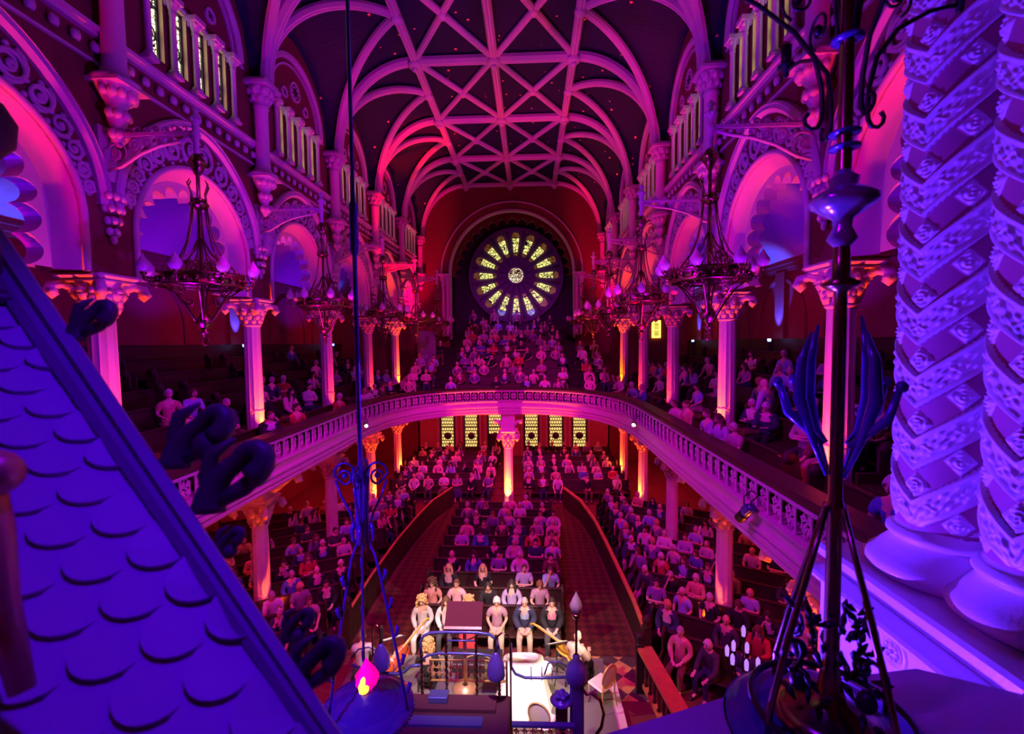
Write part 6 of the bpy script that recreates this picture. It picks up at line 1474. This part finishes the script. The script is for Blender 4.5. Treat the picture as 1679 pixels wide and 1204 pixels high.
m = MB(); m.add([RF(-1.2, .45, -.01), RF(.8, .45, -.01), RF(.8, .09, -.01), RF(-1.2, -.255, -.01)] + [RF(-1.2, .45, -.3), RF(.8, .45, -.3), RF(.8, .09, -.3), RF(-1.2, -.255, -.3)], [(0, 1, 2, 3), (7, 6, 5, 4), (0, 4, 5, 1), (1, 5, 6, 2), (2, 6, 7, 3), (3, 7, 4, 0)]); m.obj('roof_body', M_shg, cr, off)
m = MB(); prof = [(.004, .0), (.0, .020), (-.014, .028), (-.026, .028), (-.030, .040), (-.050, .038), (-.056, .02), (-.060, -.12)]; vs = []
ss = [-1.1 + .1 * i for i in range(19)]
for s_ in ss:
    w_ = 1.0 - .55 * (s_ + .3)
    for a, h in prof: vs.append(RF(s_, ridge_t(s_) + a * w_, h * w_ if h > 0 else h))
k = len(prof); m.add(vs, [(i * k + q, i * k + q + 1, (i + 1) * k + q + 1, (i + 1) * k + q) for i in range(len(ss) - 1) for q in range(k - 1)]); m.obj('ridge_band', mat('ridge_paint', (.30, .24, .36), .5), cr, off)
def crocket(p, sc_, up_=Vector((.45, .2, .85)), rt=Vector((.9, .1, -.3)), ball=False):
    up_ = up_.normalized(); rt = rt.normalized(); p = Vector(p); m = MB()
    pts = []; rs = []
    for i in range(17):
        t_ = i / 16
        if t_ < .5: q = p + up_ * (t_ / .5 * .85 * sc_) - rt * (.12 * sc_ * math.sin(PI * t_ / .5)); r_ = sc_ * (.24 - .18 * t_)
        else:
            a = PI - (t_ - .5) / .5 * PI * 1.25; q = p + up_ * (.85 * sc_ + .24 * sc_ * math.sin(a)) + rt * (.17 * sc_ + .17 * sc_ * math.cos(a)); r_ = sc_ * (.15 + .10 * (t_ - .5) / .5)
        pts.append(q); rs.append(r_)
    m.tube(pts, rs, 10, flat=.8)
    for d in (-1, 1): m.tube([p + up_ * .1 * sc_, p + up_ * .5 * sc_ + rt * d * .28 * sc_, p + up_ * .85 * sc_ + rt * d * .40 * sc_, p + up_ * 1.15 * sc_ + rt * d * .22 * sc_], [sc_ * .1, sc_ * .14, sc_ * .12, sc_ * .03], 7)
    if ball: m.blob(pts[-1] - up_ * .02, sc_ * .26, 12, 9)
    m.obj('crocket', M_rdg, cr, off)
crocket((.205, .95, 7.765), .085); crocket((.493, .85, 7.515), .115, ball=True); crocket((.577, .82, 7.44), .125)
crocket((.606, .80, 7.365), .05, ball=True); crocket((.772, .72, 7.26), .05, ball=True); crocket((.825, .645, 7.225), .080)
m = MB(); c0 = Vector((.50, .50, 7.52))
m.tube([Vector((.545, .50, 7.60)), Vector((.555, .495, 7.54)), Vector((.57, .49, 7.46)), Vector((.60, .48, 7.36))], [.018, .022, .016, .012], 10); m.tube([Vector((.52, .50, 7.62)), Vector((.535, .50, 7.5)), Vector((.56, .49, 7.38))], [.016, .020, .014], 8)
m.blob((.555, .50, 7.605), (.032, .03, .028), 10, 8); m.obj('gilt_ornament', M_gilt, cr, off)
m = MB(); m.lathe([(.02, 0), (.07, .01), (.10, .03), (.07, .05), (.02, .06), (.02, .1), (.012, .33), (.03, .36), (.055, .39), (.06, .44), (.04, .48), (0, .49)], (-.06, 1.02, 7.83), 24); m.obj('finial', M_rdg, cr, off)
